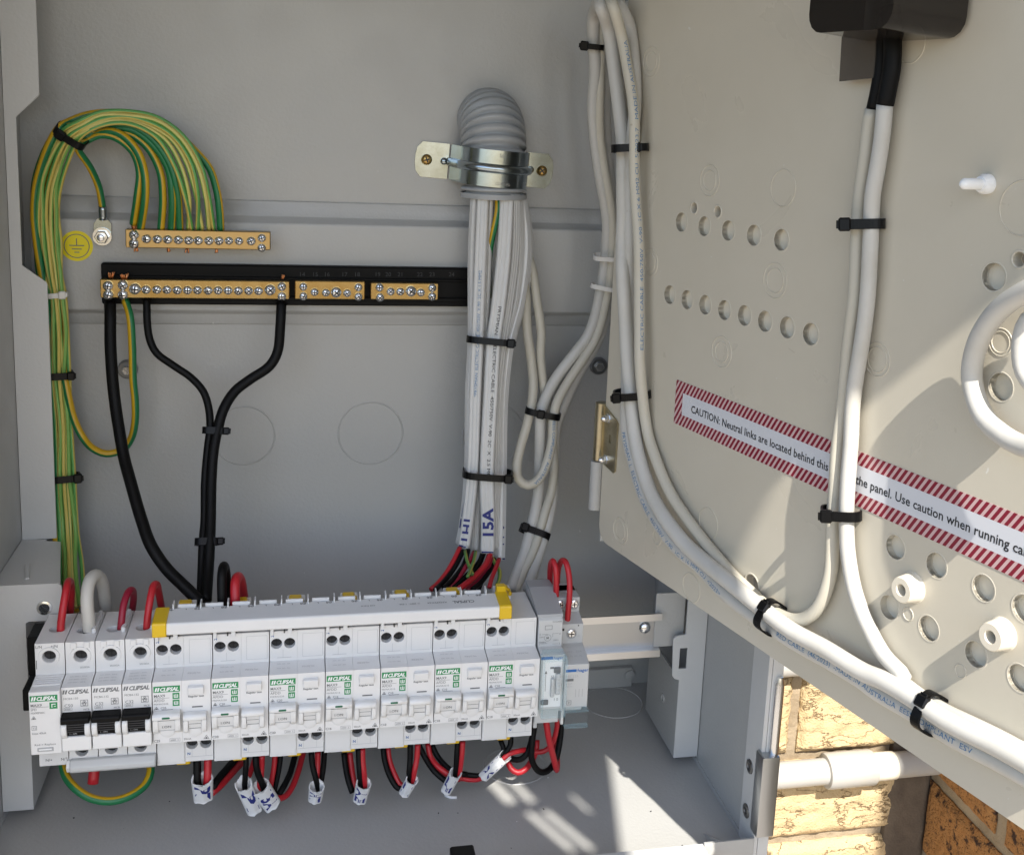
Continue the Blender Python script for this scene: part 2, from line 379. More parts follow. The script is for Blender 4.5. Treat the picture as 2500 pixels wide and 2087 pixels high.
def tube(pts, r, n=12, step=2.5, off=0.0, twist=0.0, rfun=None, wob=0.0):
    S = spline(pts, step)
    if wob:                                 # stiff sheath never lies in a perfect curve
        S = [p + Vector((noise.noise(p * .021), noise.noise(p * .021 + Vector((9, 3, 1))), noise.noise(p * .021 + Vector((2, 8, 5))))) * wob for p in S]
    T = tangents(S); N = camdir(S[0], T[0])
    V, Fc, UVs = [], [], []; L = 0.0; ls = []
    for i, p in enumerate(S):
        if i:
            L += (p - S[i - 1]).length
            N = N - T[i] * N.dot(T[i]); N = N.normalized() if N.length > 1e-4 else camdir(p, T[i])
        Bn = T[i].cross(N); rr = r if not rfun else rfun(L)
        ls.append(L)
        for k in range(n):
            a = 2 * math.pi * k / n; V.append(p + (N * math.cos(a) + Bn * math.sin(a)) * rr)
    m_ = len(S)
    for i in range(m_ - 1):
        for k in range(n):
            l = (k + 1) % n; Fc.append((i * n + k, i * n + l, (i + 1) * n + l, (i + 1) * n + k))
            o0 = off + twist * ls[i]; o1 = off + twist * ls[i + 1]
            UVs.append([(k / n + o0, ls[i] / 100), ((k + 1) / n + o0, ls[i] / 100), ((k + 1) / n + o1, ls[i + 1] / 100), (k / n + o1, ls[i + 1] / 100)])
    Fc.append(tuple(reversed(range(n)))); Fc.append(tuple(range((m_ - 1) * n, m_ * n)))
    UVs += [[(off, 0)] * n, [(off, 0)] * n]
    return V, Fc, UVs
def sweep(pts, section, step=3.0, roll=0.0):   # flat cable: section of (across, towards the viewer's side)
    S = spline(pts, step); T = tangents(S); V, Fc, UVs = [], [], []; n = len(section)
    cr, sr = math.cos(roll), math.sin(roll)
    ref = (CAM - S[len(S) // 2]).normalized()
    for p, t in zip(S, T):
        c = (ref - t * ref.dot(t)).normalized(); sd_ = c.cross(t).normalized()
        A_ = sd_ * cr + c * sr; B_ = c * cr - sd_ * sr
        for a, b in section: V.append(p + A_ * a + B_ * b)
    for i in range(len(S) - 1):
        for k in range(n):
            l = (k + 1) % n; Fc.append((i * n + k, i * n + l, (i + 1) * n + l, (i + 1) * n + k))
            UVs.append([(k / n, 0), ((k + 1) / n, 0), ((k + 1) / n, 0), (k / n, 0)])
    Fc += [tuple(reversed(range(n))), tuple(range((len(S) - 1) * n, len(S) * n))]; UVs += [[(0, 0)] * n] * 2
    return V, Fc, UVs
def lobed(w, t, lobes=3):                   # outline of flat twin-and-earth sheath with shallow grooves between its cores
    top = []; N = 7 * lobes
    for i in range(N + 1):
        u = -1 + 2 * i / N; ph = (u + 1) / 2 * lobes; g = abs(math.sin(math.pi * ph))
        e = (1 - abs(u) ** 6) ** .5 if abs(u) < 1 else 0
        top.append((u * w / 2, t / 2 * e * (.78 + .22 * g ** .6)))
    return top + [(a, -b - .02) for a, b in reversed(top)][1:-1]
FONT = {}
def glyphs(txt, shear=0.0, bold=0.0, space=1.0):
    key = (txt, shear, bold, space)
    if key in FONT: return FONT[key]
    c = bpy.data.curves.new('t', 'FONT'); c.body = txt; c.size = 1.0; c.resolution_u = 2; c.shear = shear; c.offset = bold; c.space_character = space
    o = bpy.data.objects.new('t', c); COL.objects.link(o); bpy.context.view_layer.update()
    me = bpy.data.meshes.new_from_object(o.evaluated_get(bpy.context.evaluated_depsgraph_get()))
    V = [(v.co.x, v.co.y) for v in me.vertices]; Fc = [tuple(p.vertices) for p in me.polygons]
    bpy.data.objects.remove(o); bpy.data.curves.remove(c); bpy.data.meshes.remove(me)
    FONT[key] = (V, Fc, max([v[0] for v in V] or [1])); return FONT[key]
def text_flat(txt, o, ax, ay, size, width=None, **kw):   # lettering laid on a plane: o is the lower left corner
    V, Fc, w = glyphs(txt, **kw); k = size if width is None else width / w
    ax = Vector(ax); ay = Vector(ay)
    return [Vector(o) + ax * (x * k) + ay * (y * size) for x, y in V], Fc
def text_on_tube(txt, pts, r, size, s0, phi=0.0, flip=False, sx=1.0, wob=1.6, **kw):
    V, Fc, w = glyphs(txt, **kw); S = spline(pts, 1.0)
    S = [p + Vector((noise.noise(p * .021), noise.noise(p * .021 + Vector((9, 3, 1))), noise.noise(p * .021 + Vector((2, 8, 5))))) * wob for p in S]; T = tangents(S); cum = [0]
    for i in range(1, len(S)): cum.append(cum[-1] + (S[i] - S[i - 1]).length)
    out = []; j = 0; import bisect
    for x, y in V:
        s = s0 + x * size * sx * (-1 if flip else 1); s = max(0, min(cum[-1] - .01, s)); i = max(0, min(len(S) - 2, bisect.bisect_right(cum, s) - 1))
        f = (s - cum[i]) / max(1e-6, cum[i + 1] - cum[i]); p = S[i].lerp(S[i + 1], f); t = T[i].lerp(T[i + 1], f).normalized()
        c = camdir(p, t); sd_ = t.cross(c); a = phi + (y - .35) * size / r * (1 if flip else -1)
        out.append(p + (c * math.cos(a) + sd_ * math.sin(a)) * (r + .12))
    return out, Fc
def ribbon(pts, r, n=5): return tube(pts, r, n, step=.8)
def cable_tie(name, c, across, along, hw, hd, head, label, m='tie_black', group=None, w=5.1, hs=1.0, parent=None):
    """strap as an oval hoop round a bundle; the head sits on the side facing the room at head (-1..1)"""
    c = Vector(c); A_ = Vector(across).normalized(); L_ = Vector(along).normalized(); L_ = (L_ - A_ * L_.dot(A_)).normalized(); D_ = A_.cross(L_).normalized()
    if D_.dot(CAM - c) < 0: D_ = -D_
    t = thing(name, label, 'cable tie', c, group) 
    V, Fc = [], []; n = 36
    for i in range(n):
        a = 2 * math.pi * i / n; ca, sa = math.cos(a), math.sin(a); e = .62
        ux = math.copysign(abs(ca) ** e, ca); uy = math.copysign(abs(sa) ** e, sa)
        for (rr, l) in ((0, -w / 2), (1.1, -w / 2), (1.1, w / 2), (0, w / 2)): V.append(c + A_ * (ux * (hw + rr)) + D_ * (uy * (hd + rr)) + L_ * l)
    for i in range(n):
        j = (i + 1) % n
        for k in range(4):
            l = (k + 1) % 4; Fc.append((i * 4 + k, i * 4 + l, j * 4 + l, j * 4 + k))
    mk('strap', (V, Fc), m, t)
    hp = c + A_ * (head * hw) + D_ * (hd * (1 - .75 * max(0, abs(head) - .75)) + .9)
    hb = box(-3.0 * hs, 3.0 * hs, -1.9 * hs, 1.9 * hs, -3.4 * hs, 3.4 * hs, .8)
    mk('locking_head', xf(hb, frame_m(hp, A_, D_, L_)), m, t)
    if hs > .5:
        sg = 1 if head >= 0 else -1
        mk('cut_tail', xf(box(sg * 2.6 * hs, sg * 4.0 * hs, -.4, .8, -w * .4, w * .4, .2), frame_m(hp + D_ * .6, A_, D_, L_)), m, t)
        mk('strap_rib', join(*[xf(box(-.35, .35, -.1, .25, -w * .38, w * .38), frame_m(c + A_ * (hw * q_) + D_ * (hd + 1.05 - .16 * abs(q_) * hd * abs(q_)), A_, D_, L_)) for q_ in (-.5, -.36, -.22, -.08, .06, .2, .34, .48)]), m, t, kind='stuff')
    return t
# ================================================================== the place around: paving, house walls, added sun blocker
def sheet(name, V, m, kind='structure'): return mk(name, (V, [tuple(range(len(V)))]), m, kind=kind)
sheet('ground', [(-4000, -5000, -1350), (4000, -5000, -1350), (4000, 400, -1350), (-4000, 400, -1350)], 'paving')
# unseen slab, added and shaped to keep the sun off most of the box
BY0 = 6.0; ez = 760.0; k_ = (ez + 124.5) / math.tan(R3(SUN_EL))
sh = Vector((math.sin(R3(SUN_AZ)), -math.cos(R3(SUN_AZ)), 0)) * k_
e0 = Vector((323, -140, 0)) + sh; ed = Vector((16, 80, 0)).normalized()
ea = e0 - ed * 170
v2 = PU + Vector((0, 0, .95)); hdir = v2 - tosun * (v2.z / tosun.z); hdir = Vector((hdir.x, hdir.y, 0)).normalized()
q0 = PP(300, 276); q0 = q0 + tosun * ((ez - q0.z) / tosun.z)
def meet(p, d, q, e):                                 # crossing of two lines in plan
    den = d.x * e.y - d.y * e.x; k = ((q.x - p.x) * e.y - (q.y - p.y) * e.x) / den; return p + d * k
ei = meet(e0, ed, q0, hdir); ew = q0 + hdir * ((470 - q0.x) / hdir.x)
pl = [(ea.x, ea.y), (ei.x, ei.y), (470, ew.y), (470, -185), (-116, -185), (-116, ea.y)]
def on_blocker(x, y): p = Vector((x, y, ZF0)) + tosun * ((ez - ZF0) / tosun.z); return (p.x, p.y)
ZF0 = -124.5
def slot(x0, y0, x1, y1, w):                          # openings cut in the added slab to throw streaks of sun onto the floor
    d = (Vector((x1, y1)) - Vector((x0, y0))).normalized(); n_ = Vector((-d.y, d.x)) * w / 2
    return [on_blocker(x0 + n_.x, y0 + n_.y), on_blocker(x0 - n_.x, y0 - n_.y), on_blocker(x1 - n_.x, y1 - n_.y), on_blocker(x1 + n_.x, y1 + n_.y)]
gaps = [slot(229, -124, 243, -161, 9), slot(243, -122, 258, -162, 7), slot(251, -170, 275, -219, 7), slot(263, -170, 288, -220, 7), slot(287, -154, 297, -180, 4)]
mk('added_sun_blocker', poly_plate(pl, gaps, 6, lambda u, v, h: Vector((u, v, ez - h))), 'blocker_grey', kind='structure')

def rough_brick(w, h, d, seed, amp, ax, ay, az, o, nu=26, nv=12):
    """rock-faced brick: front face broken up by real relief; ax across, az up, ay outwards"""
    V, Fc = [], []
    for j in range(nv + 1):
        for i in range(nu + 1):
            u, v = i / nu, j / nv; x, z = u * w, v * h
            edge = min(u * w, (1 - u) * w, v * h, (1 - v) * h)
            q = Vector((x * .05 + seed * 7.3, z * .055, seed * 1.7))
            rdg = (1 - abs(noise.noise(q * .9)) * 2) * .55 + noise.noise(q * 2.7) * .5 + noise.noise(q * 6) * .25
            dz = min(1, edge / 5.0)
            jx = noise.noise(Vector((z * .12, seed, 3))) * 1.6 if i in (0, nu) else 0; jz = noise.noise(Vector((x * .12, seed, 9))) * 1.4 if j in (0, nv) else 0
            V.append(Vector(o) + ax * (x + jx) + az * (z + jz) + ay * (d * (.35 + .65 * dz) + amp * rdg * dz))
    n = nu + 1
    for j in range(nv):
        for i in range(nu): Fc.append((j * n + i, j * n + i + 1, (j + 1) * n + i + 1, (j + 1) * n + i))
    base = len(V)                                     # skirts back into the mortar
    ring = [i for i in range(n)] + [j * n + nu for j in range(1, nv + 1)] + [nv * n + i for i in range(nu - 1, -1, -1)] + [j * n for j in range(nv - 1, 0, -1)]
    for r_ in ring: V.append(V[r_] - ay * (d + amp + 6))
    m_ = len(ring)
    for i in range(m_):
        j = (i + 1) % m_; Fc.append((ring[i], base + i, base + j, ring[j]))
    return V, Fc
BY = 6.0
wall = thing('brick_wall', 'sunlit tan rock-faced brick wall beside and behind the grey enclosure', 'wall', (520, BY + 60, -500))
mk('mortar_bed', box(300, 690, BY + 5, BY + 60, -500, -100), 'mortar', wall)
X1, Y1, Z1 = Vector((1, 0, 0)), Vector((0, 1, 0)), Vector((0, 0, 1))
rows = [(-124, -44, 0), (-211.5, -133, 0), (-299, -221, 1), (-386.5, -308, 2), (-474, -396, 3)]
joints = {0: (325, 575.), 1: (311, 547.), 2: (320, 566.), 3: (311, 547.), 4: (320, 566.)}
jt = [[330, 540], [300, 535.5, 690], [430, 690], [300, 523.5, 690], [430, 690]]
jt = [[300, 470, 690], [300, 544, 690], [426, 690], [300, 522, 690], [440, 690]]
sd_n = 0
for (z0, z1, _), xs in zip(rows, jt):
    for xa, xb in zip(xs[:-1], xs[1:]):
        sd_n += 1
        if z0 > -130: continue
        b = mk('brick', rough_brick(xb - xa - 10, z1 - z0, 7, sd_n, 3.4, X1, -Y1, Z1, (xa + 5, BY + 5, z0), nu=60 if xb - xa > 150 else 44, nv=24), 'brick_tan', wall, smooth='auto')
mk('corner_shade_grime', rough_brick(44, 500, 5, 77, 1.6, X1, -Y1, Z1, (648, BY, -600), nu=10, nv=70), 'shade_grime', wall, smooth='auto')  # dark strip painting in the corner's shadow along with grime
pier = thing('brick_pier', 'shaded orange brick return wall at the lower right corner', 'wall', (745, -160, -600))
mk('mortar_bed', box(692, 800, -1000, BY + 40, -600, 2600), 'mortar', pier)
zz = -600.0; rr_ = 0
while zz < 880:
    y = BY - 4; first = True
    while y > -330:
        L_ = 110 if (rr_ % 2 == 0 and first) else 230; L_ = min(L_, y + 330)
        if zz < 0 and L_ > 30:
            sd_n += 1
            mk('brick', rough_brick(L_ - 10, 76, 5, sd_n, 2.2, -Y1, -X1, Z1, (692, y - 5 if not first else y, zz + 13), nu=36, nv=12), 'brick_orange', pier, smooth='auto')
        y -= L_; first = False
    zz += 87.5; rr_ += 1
# white water pipe along the wall
def pipe_y(px): return -9.0
pp = thing('wall_pipe', 'white plastic pipe with a socket running across the brick wall', 'pipe', (600, -9, -240))
pc = [W('o', 300, 1012, -9), W('o', 640, 1000, -9), W('o', 1000, 965, -9), W('o', 1400, 935, -9)]
zc = sum(p.z for p in pc) / 4
mk('pipe', lathe([(11.9, 0), (11.9, 300)], (400, -9, zc), (1, 0, 0), 28), 'pipe_white', pp, smooth='auto')
xs0, xs1 = W('o', 640, 1000, -9).x, W('o', 985, 965, -9).x
mk('socket', lathe([(12.6, 0), (15.4, .4), (16.2, 1.5), (16.2, xs1 - xs0 - 1.5), (15.4, xs1 - xs0), (12.6, xs1 - xs0 + .3)], (xs0, -9, zc), (1, 0, 0), 32), 'pipe_white', pp, smooth='auto')
mk('glue_collar', lathe([(12.5, 0), (12.75, .3), (12.75, 21), (12.5, 21.4)], (xs1 + 1, -9, zc), (1, 0, 0), 28), 'pipe_cream', pp, smooth='auto')
up = thing('upper_pipe', 'white pipe just above the tan bricks, half hidden by the panel edge', 'pipe', (560, -6, -120))
wz = W('o', 370, 235, -6).z
mk('pipe', lathe([(11, 0), (11, 260)], (400, -6, wz + 3), (1, 0, 0), 24), 'pipe_white', up, smooth='auto')
# ================================================================== the enclosure
XL, XR, ZF, YF, ZT = -108.0, 395.0, -124.5, -240.0, 540.0
enc = thing('switchboard_enclosure', 'light grey powder coated metal switchboard enclosure standing open', 'enclosure', (XL + 250, -120, ZF))
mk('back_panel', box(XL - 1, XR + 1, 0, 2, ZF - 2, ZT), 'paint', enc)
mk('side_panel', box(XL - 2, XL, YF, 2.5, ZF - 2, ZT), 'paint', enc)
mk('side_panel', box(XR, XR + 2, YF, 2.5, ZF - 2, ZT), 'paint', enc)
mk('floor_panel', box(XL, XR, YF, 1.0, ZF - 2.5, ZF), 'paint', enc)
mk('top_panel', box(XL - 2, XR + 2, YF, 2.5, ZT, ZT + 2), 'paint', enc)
# folded seams where floor meets the sides
for sgn, xw in ((1, XL), (-1, XR)):
    mk('seam_fold', prism([(YF + 2, ZF + .2), (-8, ZF + .2), (-8, ZF + 3.6), (YF + 2, ZF + 3.6)], xw, xw + sgn * 1.1), 'paint', enc)
mk('rear_fold', box(XL + 8, 378, -6, 0, ZF, ZF + 18, .6), 'paint', enc)
c = W('n', 480, 632, -7); mk('fold_bolt', lathe([(4.6, 0), (4.4, 1.6), (2.4, 2.2)], (c.x, -6, c.z), (0, -1, 0), 20), 'paint', enc, smooth='auto')
# embossed mounting strip across the back
prof = [(0, 295.2), (-1.6, 294.6), (-1.6, 283), (-9.5, 279), (-10, 277), (-10, 213), (-9.5, 211), (-1.6, 207.5), (-1.6, 199.4), (0, 198.8)]
mk('mounting_strip', prism(prof, XL + 6, XR - 8, 0.5), 'paint', enc, smooth='auto')
# knockouts pressed into the back and the floor
def ko(c, ax, r):
    mk('knockout', lathe([(r + 1.0, -.05), (r + .4, .55), (r, .55), (r - .6, -.02)], c, ax, 64, cap=False), 'paint', enc, smooth='auto')
for (z, x, y, r) in (('p', 500, 893, 23.5), ('p', 760, 888, 25.5), ('p', 1012, 890, 25.5)):
    c = W(z, x, y, 0); ko((c.x, -.02, c.z), (0, -1, 0), r)
for (x, y) in ((375, 800),):
    c = WZ('n', x, y, ZF); ko((c.x, c.y, ZF + .02), (0, 0, 1), 25)
c = WZ('t', 1000, 1210, ZF); ko((c.x - 4, c.y + 20, ZF + .02), (0, 0, 1), 24)
# front return: lip under the opening, flanges left and right
mk('front_lip', prism([(YF, ZF - 2.5), (YF, ZF + 14.6), (YF - 22, ZF + 14.6), (YF - 22, ZF - 2.5), (YF - 20.5, ZF - 2.5), (YF - 20.5, ZF + 13), (YF - 1.5, ZF + 13), (YF - 1.5, ZF - 2.5)], XL, 357), 'paint_lit', enc)
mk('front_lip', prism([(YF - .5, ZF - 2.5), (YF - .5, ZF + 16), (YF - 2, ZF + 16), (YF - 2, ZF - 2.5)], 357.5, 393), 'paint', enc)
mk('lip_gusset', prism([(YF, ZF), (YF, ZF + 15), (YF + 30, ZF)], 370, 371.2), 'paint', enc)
mk('front_flange', box(393.4, 396.2, YF - 1.2, -216, ZF + .2, ZT, .3), 'paint_lit', enc)
mk('front_flange', box(396.4, 404, YF - 1.6, YF + 14, ZF - 40, ZT, .3), 'paint_lit', enc)
mk('front_flange', box(XL - 1.2, XL + 8, YF - 1.2, YF, ZF - 40, ZT, .3), 'paint_lit', enc) if False else None
for (x, y) in ((1228, 1200), (1205, 1475)):
    c = WX('n', x, y, 393.4)
    rv = mk('rivet', lathe([(5.0, 0), (4.8, .8), (3.5, 1.3), (2.6, 1.0), (2.4, .3)], c, (-1, 0, 0), 24), 'steel_dark', enc, smooth='auto')
    mk('rivet_bore', lathe([(2.4, 0), (2.4, .35)], c, (-1, 0, 0), 16), 'dark_hole', rv)
# lift-off door hinge on the right flange
a0, a1 = W('n', 1350, 1110, YF - 2), W('n', 1335, 1600, YF - 2)
hz1, hz0, hxc = a0.z, a1.z, W('n', 1372, 1300, YF - 4).x
hb0 = W('n', 1292, 1350, YF - 9).x; hb1 = W('n', 1402, 1350, YF - 9).x; hxc = W('n', 1392, 900, YF - 3).x - .5
dh = mk('hinge_block', box(hb0, hb1, YF - 9, YF + 3, hz0, hz1, 1.6, 2), 'alu_web', enc, smooth='auto')
pt = W('n', 1415, 645, YF - 3); 
mk('hinge_pin', lathe([(3.4, 0), (3.4, pt.z - hz1 - 5), (2.2, pt.z - hz1), (1.6, pt.z - hz1 + .3)], (hxc + .5, YF - 3, hz1), (0, 0, 1), 20), 'steel', enc, smooth='auto')
lt = W('p', 950, 1750, -262)
mk('latch_catch', box(lt.x - 7.5, lt.x + 7.5, -268, -254, lt.z - 16, lt.z + .6, 1.0), 'black', enc)
# bolts with rubber washers through the back
HEXN = 6
def wall_bolt(z, x, y, r=7.4):
    c = W(z, x, y, -2); o = (c.x, 0, c.z)
    b = mk('wall_bolt', lathe([(r, 0), (r, 1.8), (r * .9, 2.6), (r * .62, 2.8)], o, (0, -1, 0), 28), 'rubber_grey', enc, smooth='auto')
    mk('washer', lathe([(r * .86, 2.7), (r * .84, 3.4)], o, (0, -1, 0), 28), 'steel_dark', b, smooth='auto')
    mk('hex_head', lathe([(3.9, 3.4), (3.9, 6.2), (3.2, 6.9)], o, (0, -1, 0), 6), 'steel', b)
wall_bolt('b', 815, 790); wall_bolt('p', 1228, 751)
# ------------------------------------------------------------------ mounting brackets at the sides
lb = thing('mounting_bracket', 'grey folded bracket left of the breakers with a round threaded hole', 'bracket', (XL + 15, -110, ZF + 7))
yb = -127.0; hole = W('B', 238, 1605, yb); cor = W('B', 328, 1475, yb); low = W('B', 320, 1672, yb)
def ymap(Y): return lambda u, v, h: Vector((u, Y - h, v))
out = [(XL + .5, -117), (-88, -117), (-88, low.z - 1), (-86, low.z), (cor.x - 2, low.z), (cor.x, low.z + 2), (cor.x, cor.z - 2), (cor.x - 2, cor.z), (XL + .5, cor.z)]
mk('face_plate', poly_plate(out, [circ(hole.x, hole.z, 3.4, 20)], 1.5, ymap(yb)), 'paint_lit', lb)
mk('threaded_insert', lathe([(5.2, -.2), (4.8, .9), (3.4, 1.2), (3.0, .2), (2.9, -5)], (hole.x, yb, hole.z), (0, -1, 0), 24, cap=False), 'steel', lb, smooth='auto')
mk('insert_bore', lathe([(3.0, -6), (3.0, -5.5)], (hole.x, yb, hole.z), (0, -1, 0), 16), 'dark_hole', lb)
mk('return_flange', box(-89.5, -88, -125.5, -63, -117, low.z), 'paint_lit', lb)
tb = W('B', 290, 1280, -62)
mk('top_shelf', ([Vector(p) for p in ((XL + .5, yb + 1.5, cor.z - .1), (cor.x - 1, yb + 1.5, cor.z - .1), (-80, -52, cor.z - .1), (XL + .5, -46, cor.z - .1), (XL + .5, yb + 1.5, cor.z - 1.6), (cor.x - 1, yb + 1.5, cor.z - 1.6), (-80, -52, cor.z - 1.6), (XL + .5, -46, cor.z - 1.6))],
    [(0, 1, 2, 3), (7, 6, 5, 4), (0, 4, 5, 1), (1, 5, 6, 2), (2, 6, 7, 3), (3, 7, 4, 0)]), 'paint_lit', lb)
mk('shelf_rib', xf(box(-1.6, 1.6, 0, 26, -.6, .9, .5), Matrix.Translation((-88, -118, cor.z)) @ Matrix.Rotation(R3(12), 4, 'Z')), 'paint_lit', lb)
ub = thing('side_plate', 'tall notched grey plate beside the earth wires at the left', 'bracket', (XL + 10, -45, 250))
yu = -44.5
q1, q2 = W('C', 272, 0, yu), W('C', 278, 235, yu); q3, q4 = W('C', 110, 395, yu), W('C', 160, 1455, yu); q5, q6 = W('C', 335, 1575, yu), W('B', 303, 1235, yu)
xu = (q5.x + q6.x) / 2; xt = (q1.x + q2.x) / 2
out = [(XL + .4, q6.z), (xu, q6.z), (xu, q5.z - 1.5), (xu - .6, q5.z), ((q3.x + q4.x) / 2, q4.z), ((q3.x + q4.x) / 2, q3.z - .5), ((q3.x + q4.x) / 2 + .8, q3.z + .6), (xt - .8, q2.z - 1.5), (xt, q2.z), (xt, 520), (XL + .4, 520)]
mk('notched_plate', poly_plate(out, [], 1.5, ymap(yu)), 'paint_lit', ub)
t0, t1 = W('B', 118, 1240, yu), W('B', 250, 1240, yu); t2, t3 = W('B', 100, 1318, yu - 13), W('B', 225, 1322, yu - 13)
mk('bent_tab', ([Vector(v) for v in (t0, t1, t3, t2)] + [Vector(v) + Vector((0, .6, -1.4)) for v in (t0, t1, t3, t2)], [(0, 1, 2, 3), (7, 6, 5, 4), (0, 4, 5, 1), (1, 5, 6, 2), (2, 6, 7, 3), (3, 7, 4, 0)]), 'paint_lit', ub)
rb = thing('mounting_bracket', 'grey folded bracket with a slotted tab, right of the rail end', 'bracket', (385, -100, ZF + 6))
sl0, sl1 = W('n', 792, 465, yb), W('n', 830, 590, yb); ta, tb_ = W('n', 750, 410, yb), W('n', 742, 655, yb); fx = 375.2
out = [(fx, -118.3), (XR - .6, -118.3), (XR - .6, 60), (378, 60), (378, ta.z + 3.5), (ta.x + 2.5, ta.z + 2.5), (ta.x, ta.z), (tb_.x, tb_.z + 2.5), (tb_.x + 2, tb_.z), (fx, tb_.z - 1.5)]
mk('face_plate', poly_plate(out, [[(sl0.x, sl1.z), (sl1.x, sl1.z), (sl1.x, sl0.z), (sl0.x, sl0.z)]], 1.5, ymap(yb)), 'paint_lit', rb)
mk('return_flange', box(fx, fx + 1.5, yb + 1.5, -54, -118.3, tb_.z - 2), 'paint', rb)
rt0, rt1 = W('n', 640, 200, -119), W('n', 800, 445, -119)
mk('rail_seat', box(rt0.x, 379, -119.5, -118, rt1.z, rt0.z + 10, .3), 'paint', rb)
mk('rail_seat_web', box(377, 378.5, -118, -60, rt1.z, rt0.z + 22), 'paint', rb)
cl = W('n', 722, 770, -95); mk('pressed_hook', torus((fx - .3, -95, cl.z), (1, 0, 0), 3.0, .8, 20, 6), 'paint', rb, smooth=True)
mk('hinge_arm', box(HX + 3, 378, -121, -119.5, 60, 190), 'paint', rb)
# ------------------------------------------------------------------ DIN rail
dr = thing('din_rail', 'silver aluminium mounting rail carrying the breakers', 'rail', (140, -122, -33))
mk('rail_web', prism([(-118.6, -4.2), (-118.6, -27.8), (-117.4, -27.8), (-117.4, -4.2)], -92, 359), 'alu_web', dr)
mk('rail_lip', prism([(-125, 1.5), (-125, -4), (-123.8, -4), (-123.8, -4.2), (-117.4, -4.2), (-117.4, -2.8), (-123.6, -2.8), (-123.6, 1.5)], -92, 359), 'alu', dr)
mk('rail_lip', prism([(-123.8, -27.8), (-123.8, -28), (-125, -28), (-125, -33.5), (-123.6, -33.5), (-123.6, -29.2), (-117.4, -29.2), (-117.4, -27.8)], -92, 359), 'alu', dr)
sc = W('n', 572, 335, -119)
scr = mk('rail_screw', lathe([(4.6, 0), (4.5, 1.2), (3.2, 2.6), (1.0, 3.1)], (sc.x, -118.6, sc.z), (0, -1, 0), 20), 'steel', dr, smooth='auto')
for i, (z0_, z1_, x0_) in enumerate(((-16, 27, -92), (-56, -34, -92))):
    pass
mk('end_stop', box(W('c', 148, 700, -148).x, -74, -150, -128.5, -6, 21, .6), 'black', dr)
e0_, e1_ = W('c', 120, 880, -160), W('c', 150, 990, -160)
mk('end_stop', box(e0_.x, -74, -162, -128.5, e1_.z, e0_.z, .6), 'black', dr)
# ================================================================== hinged panel
pn = thing('hinged_cover_panel', 'warm grey plastic hinged cover panel with rows of round holes, swung open', 'panel', PP(200, 65))
holes = []; blind = []
def hole_at(z, x, y, r, b=True):
    s, zz_ = psz(z, x, y); holes.append(circ(s, zz_, r, 28)); blind.append((s, zz_, r, b))
for x, y in ((397, 500), (592, 535), (797, 572), (1017, 612), (1252, 652), (297, 1120), (445, 1163), (600, 1207), (765, 1252), (937, 1298), (1112, 1348), (1302, 1400), (1503, 1458)): hole_at('j', x, y, 6.0)
for x, y in ((507, 378), (708, 410)): hole_at('j', x, y, 3.2, False)
hole_at('k', 1390, 515, 6.2); hole_at('k', 1440, 1300, 6.2); hole_at('k', 1572, 390, 3.2, False)
for x, y in ((905, 770), (1175, 890), (1485, 1040), (865, 1165), (1125, 1305), (1435, 1475), (1722, 1632), (1752, 1175)): hole_at('m', x, y, 6.0)
hole_at('u', 425, 385, 6.0, False)
Rr = 12; zb = 64.5; ztop = 500; smax = 470
out = [(0, ztop), ] + [(Rr - Rr * math.cos(R3(a)), zb + Rr - Rr * math.sin(R3(a))) for a in range(0, 91, 15)] + [(smax, zb), (smax, ztop)]
mk('cover_plate', poly_plate(out, holes, 3.0, lambda u, v, h: PP(u, v, h)), 'plastic_panel', pn)
for s, zz_, r, b in blind:
    if b:
        mk('hole_cup', lathe([(r, 0.05), (r, -4.2)], PP(s, zz_), PNORM, 28, cap=False), 'plastic_panel', pn, smooth=True)
        mk('hole_base', lathe([(r + .4, -5.2), (r + .4, -4.2)], PP(s, zz_), PNORM, 24), 'plug_plastic', pn)
        mk('hole_rim', lathe([(r + 1.0, -.05), (r + .8, .12), (r + .3, .12), (r, -.1), (r, -.8)], PP(s, zz_), PNORM, 28, cap=False), 'plastic_panel', pn, smooth=True)
    else:
        mk('hole_rim', lathe([(r + 1.2, -.05), (r + 1.0, .3), (r + .2, .3), (r, -.1), (r, -6)], PP(s, zz_), PNORM, 24, cap=False), 'plastic_panel', pn, smooth=True)
def pring(z, x, y, rs):
    s, zz_ = psz(z, x, y)
    for r in rs: mk('moulded_ring', torus(PP(s, zz_), PNORM, r, .34, 40, 6), 'plastic_panel', pn, smooth=True)
for z, x, y, rs in (('j', 640, 145, (9.5, 6.2)), ('j', 1268, 210, (10.3,)), ('j', 130, 845, (9.0, 5.8)), ('j', 1200, 1000, (10, 7.0)), ('j', 742, 1610, (9.6, 6.2)), ('h', 840, 530, (9.5, 6.3)),
                    ('l', 335, 1155, (9.3, 6.0)), ('l', 962, 1100, (9.6,)), ('l', 840, 1560, (9.3,)), ('w', 620, 1310, (5,)), ('k', 560, 1105, (8.6, 6.4)), ('i', 1130, 380, (9,)), ('i', 2090, 1780, (12,)), ('m', 990, 1210, (3.2,)), ('m', 1335, 1585, (3.2,)), ('k', 1440, 980, (6.2, 4.8))):
    pring(z, x, y, rs)
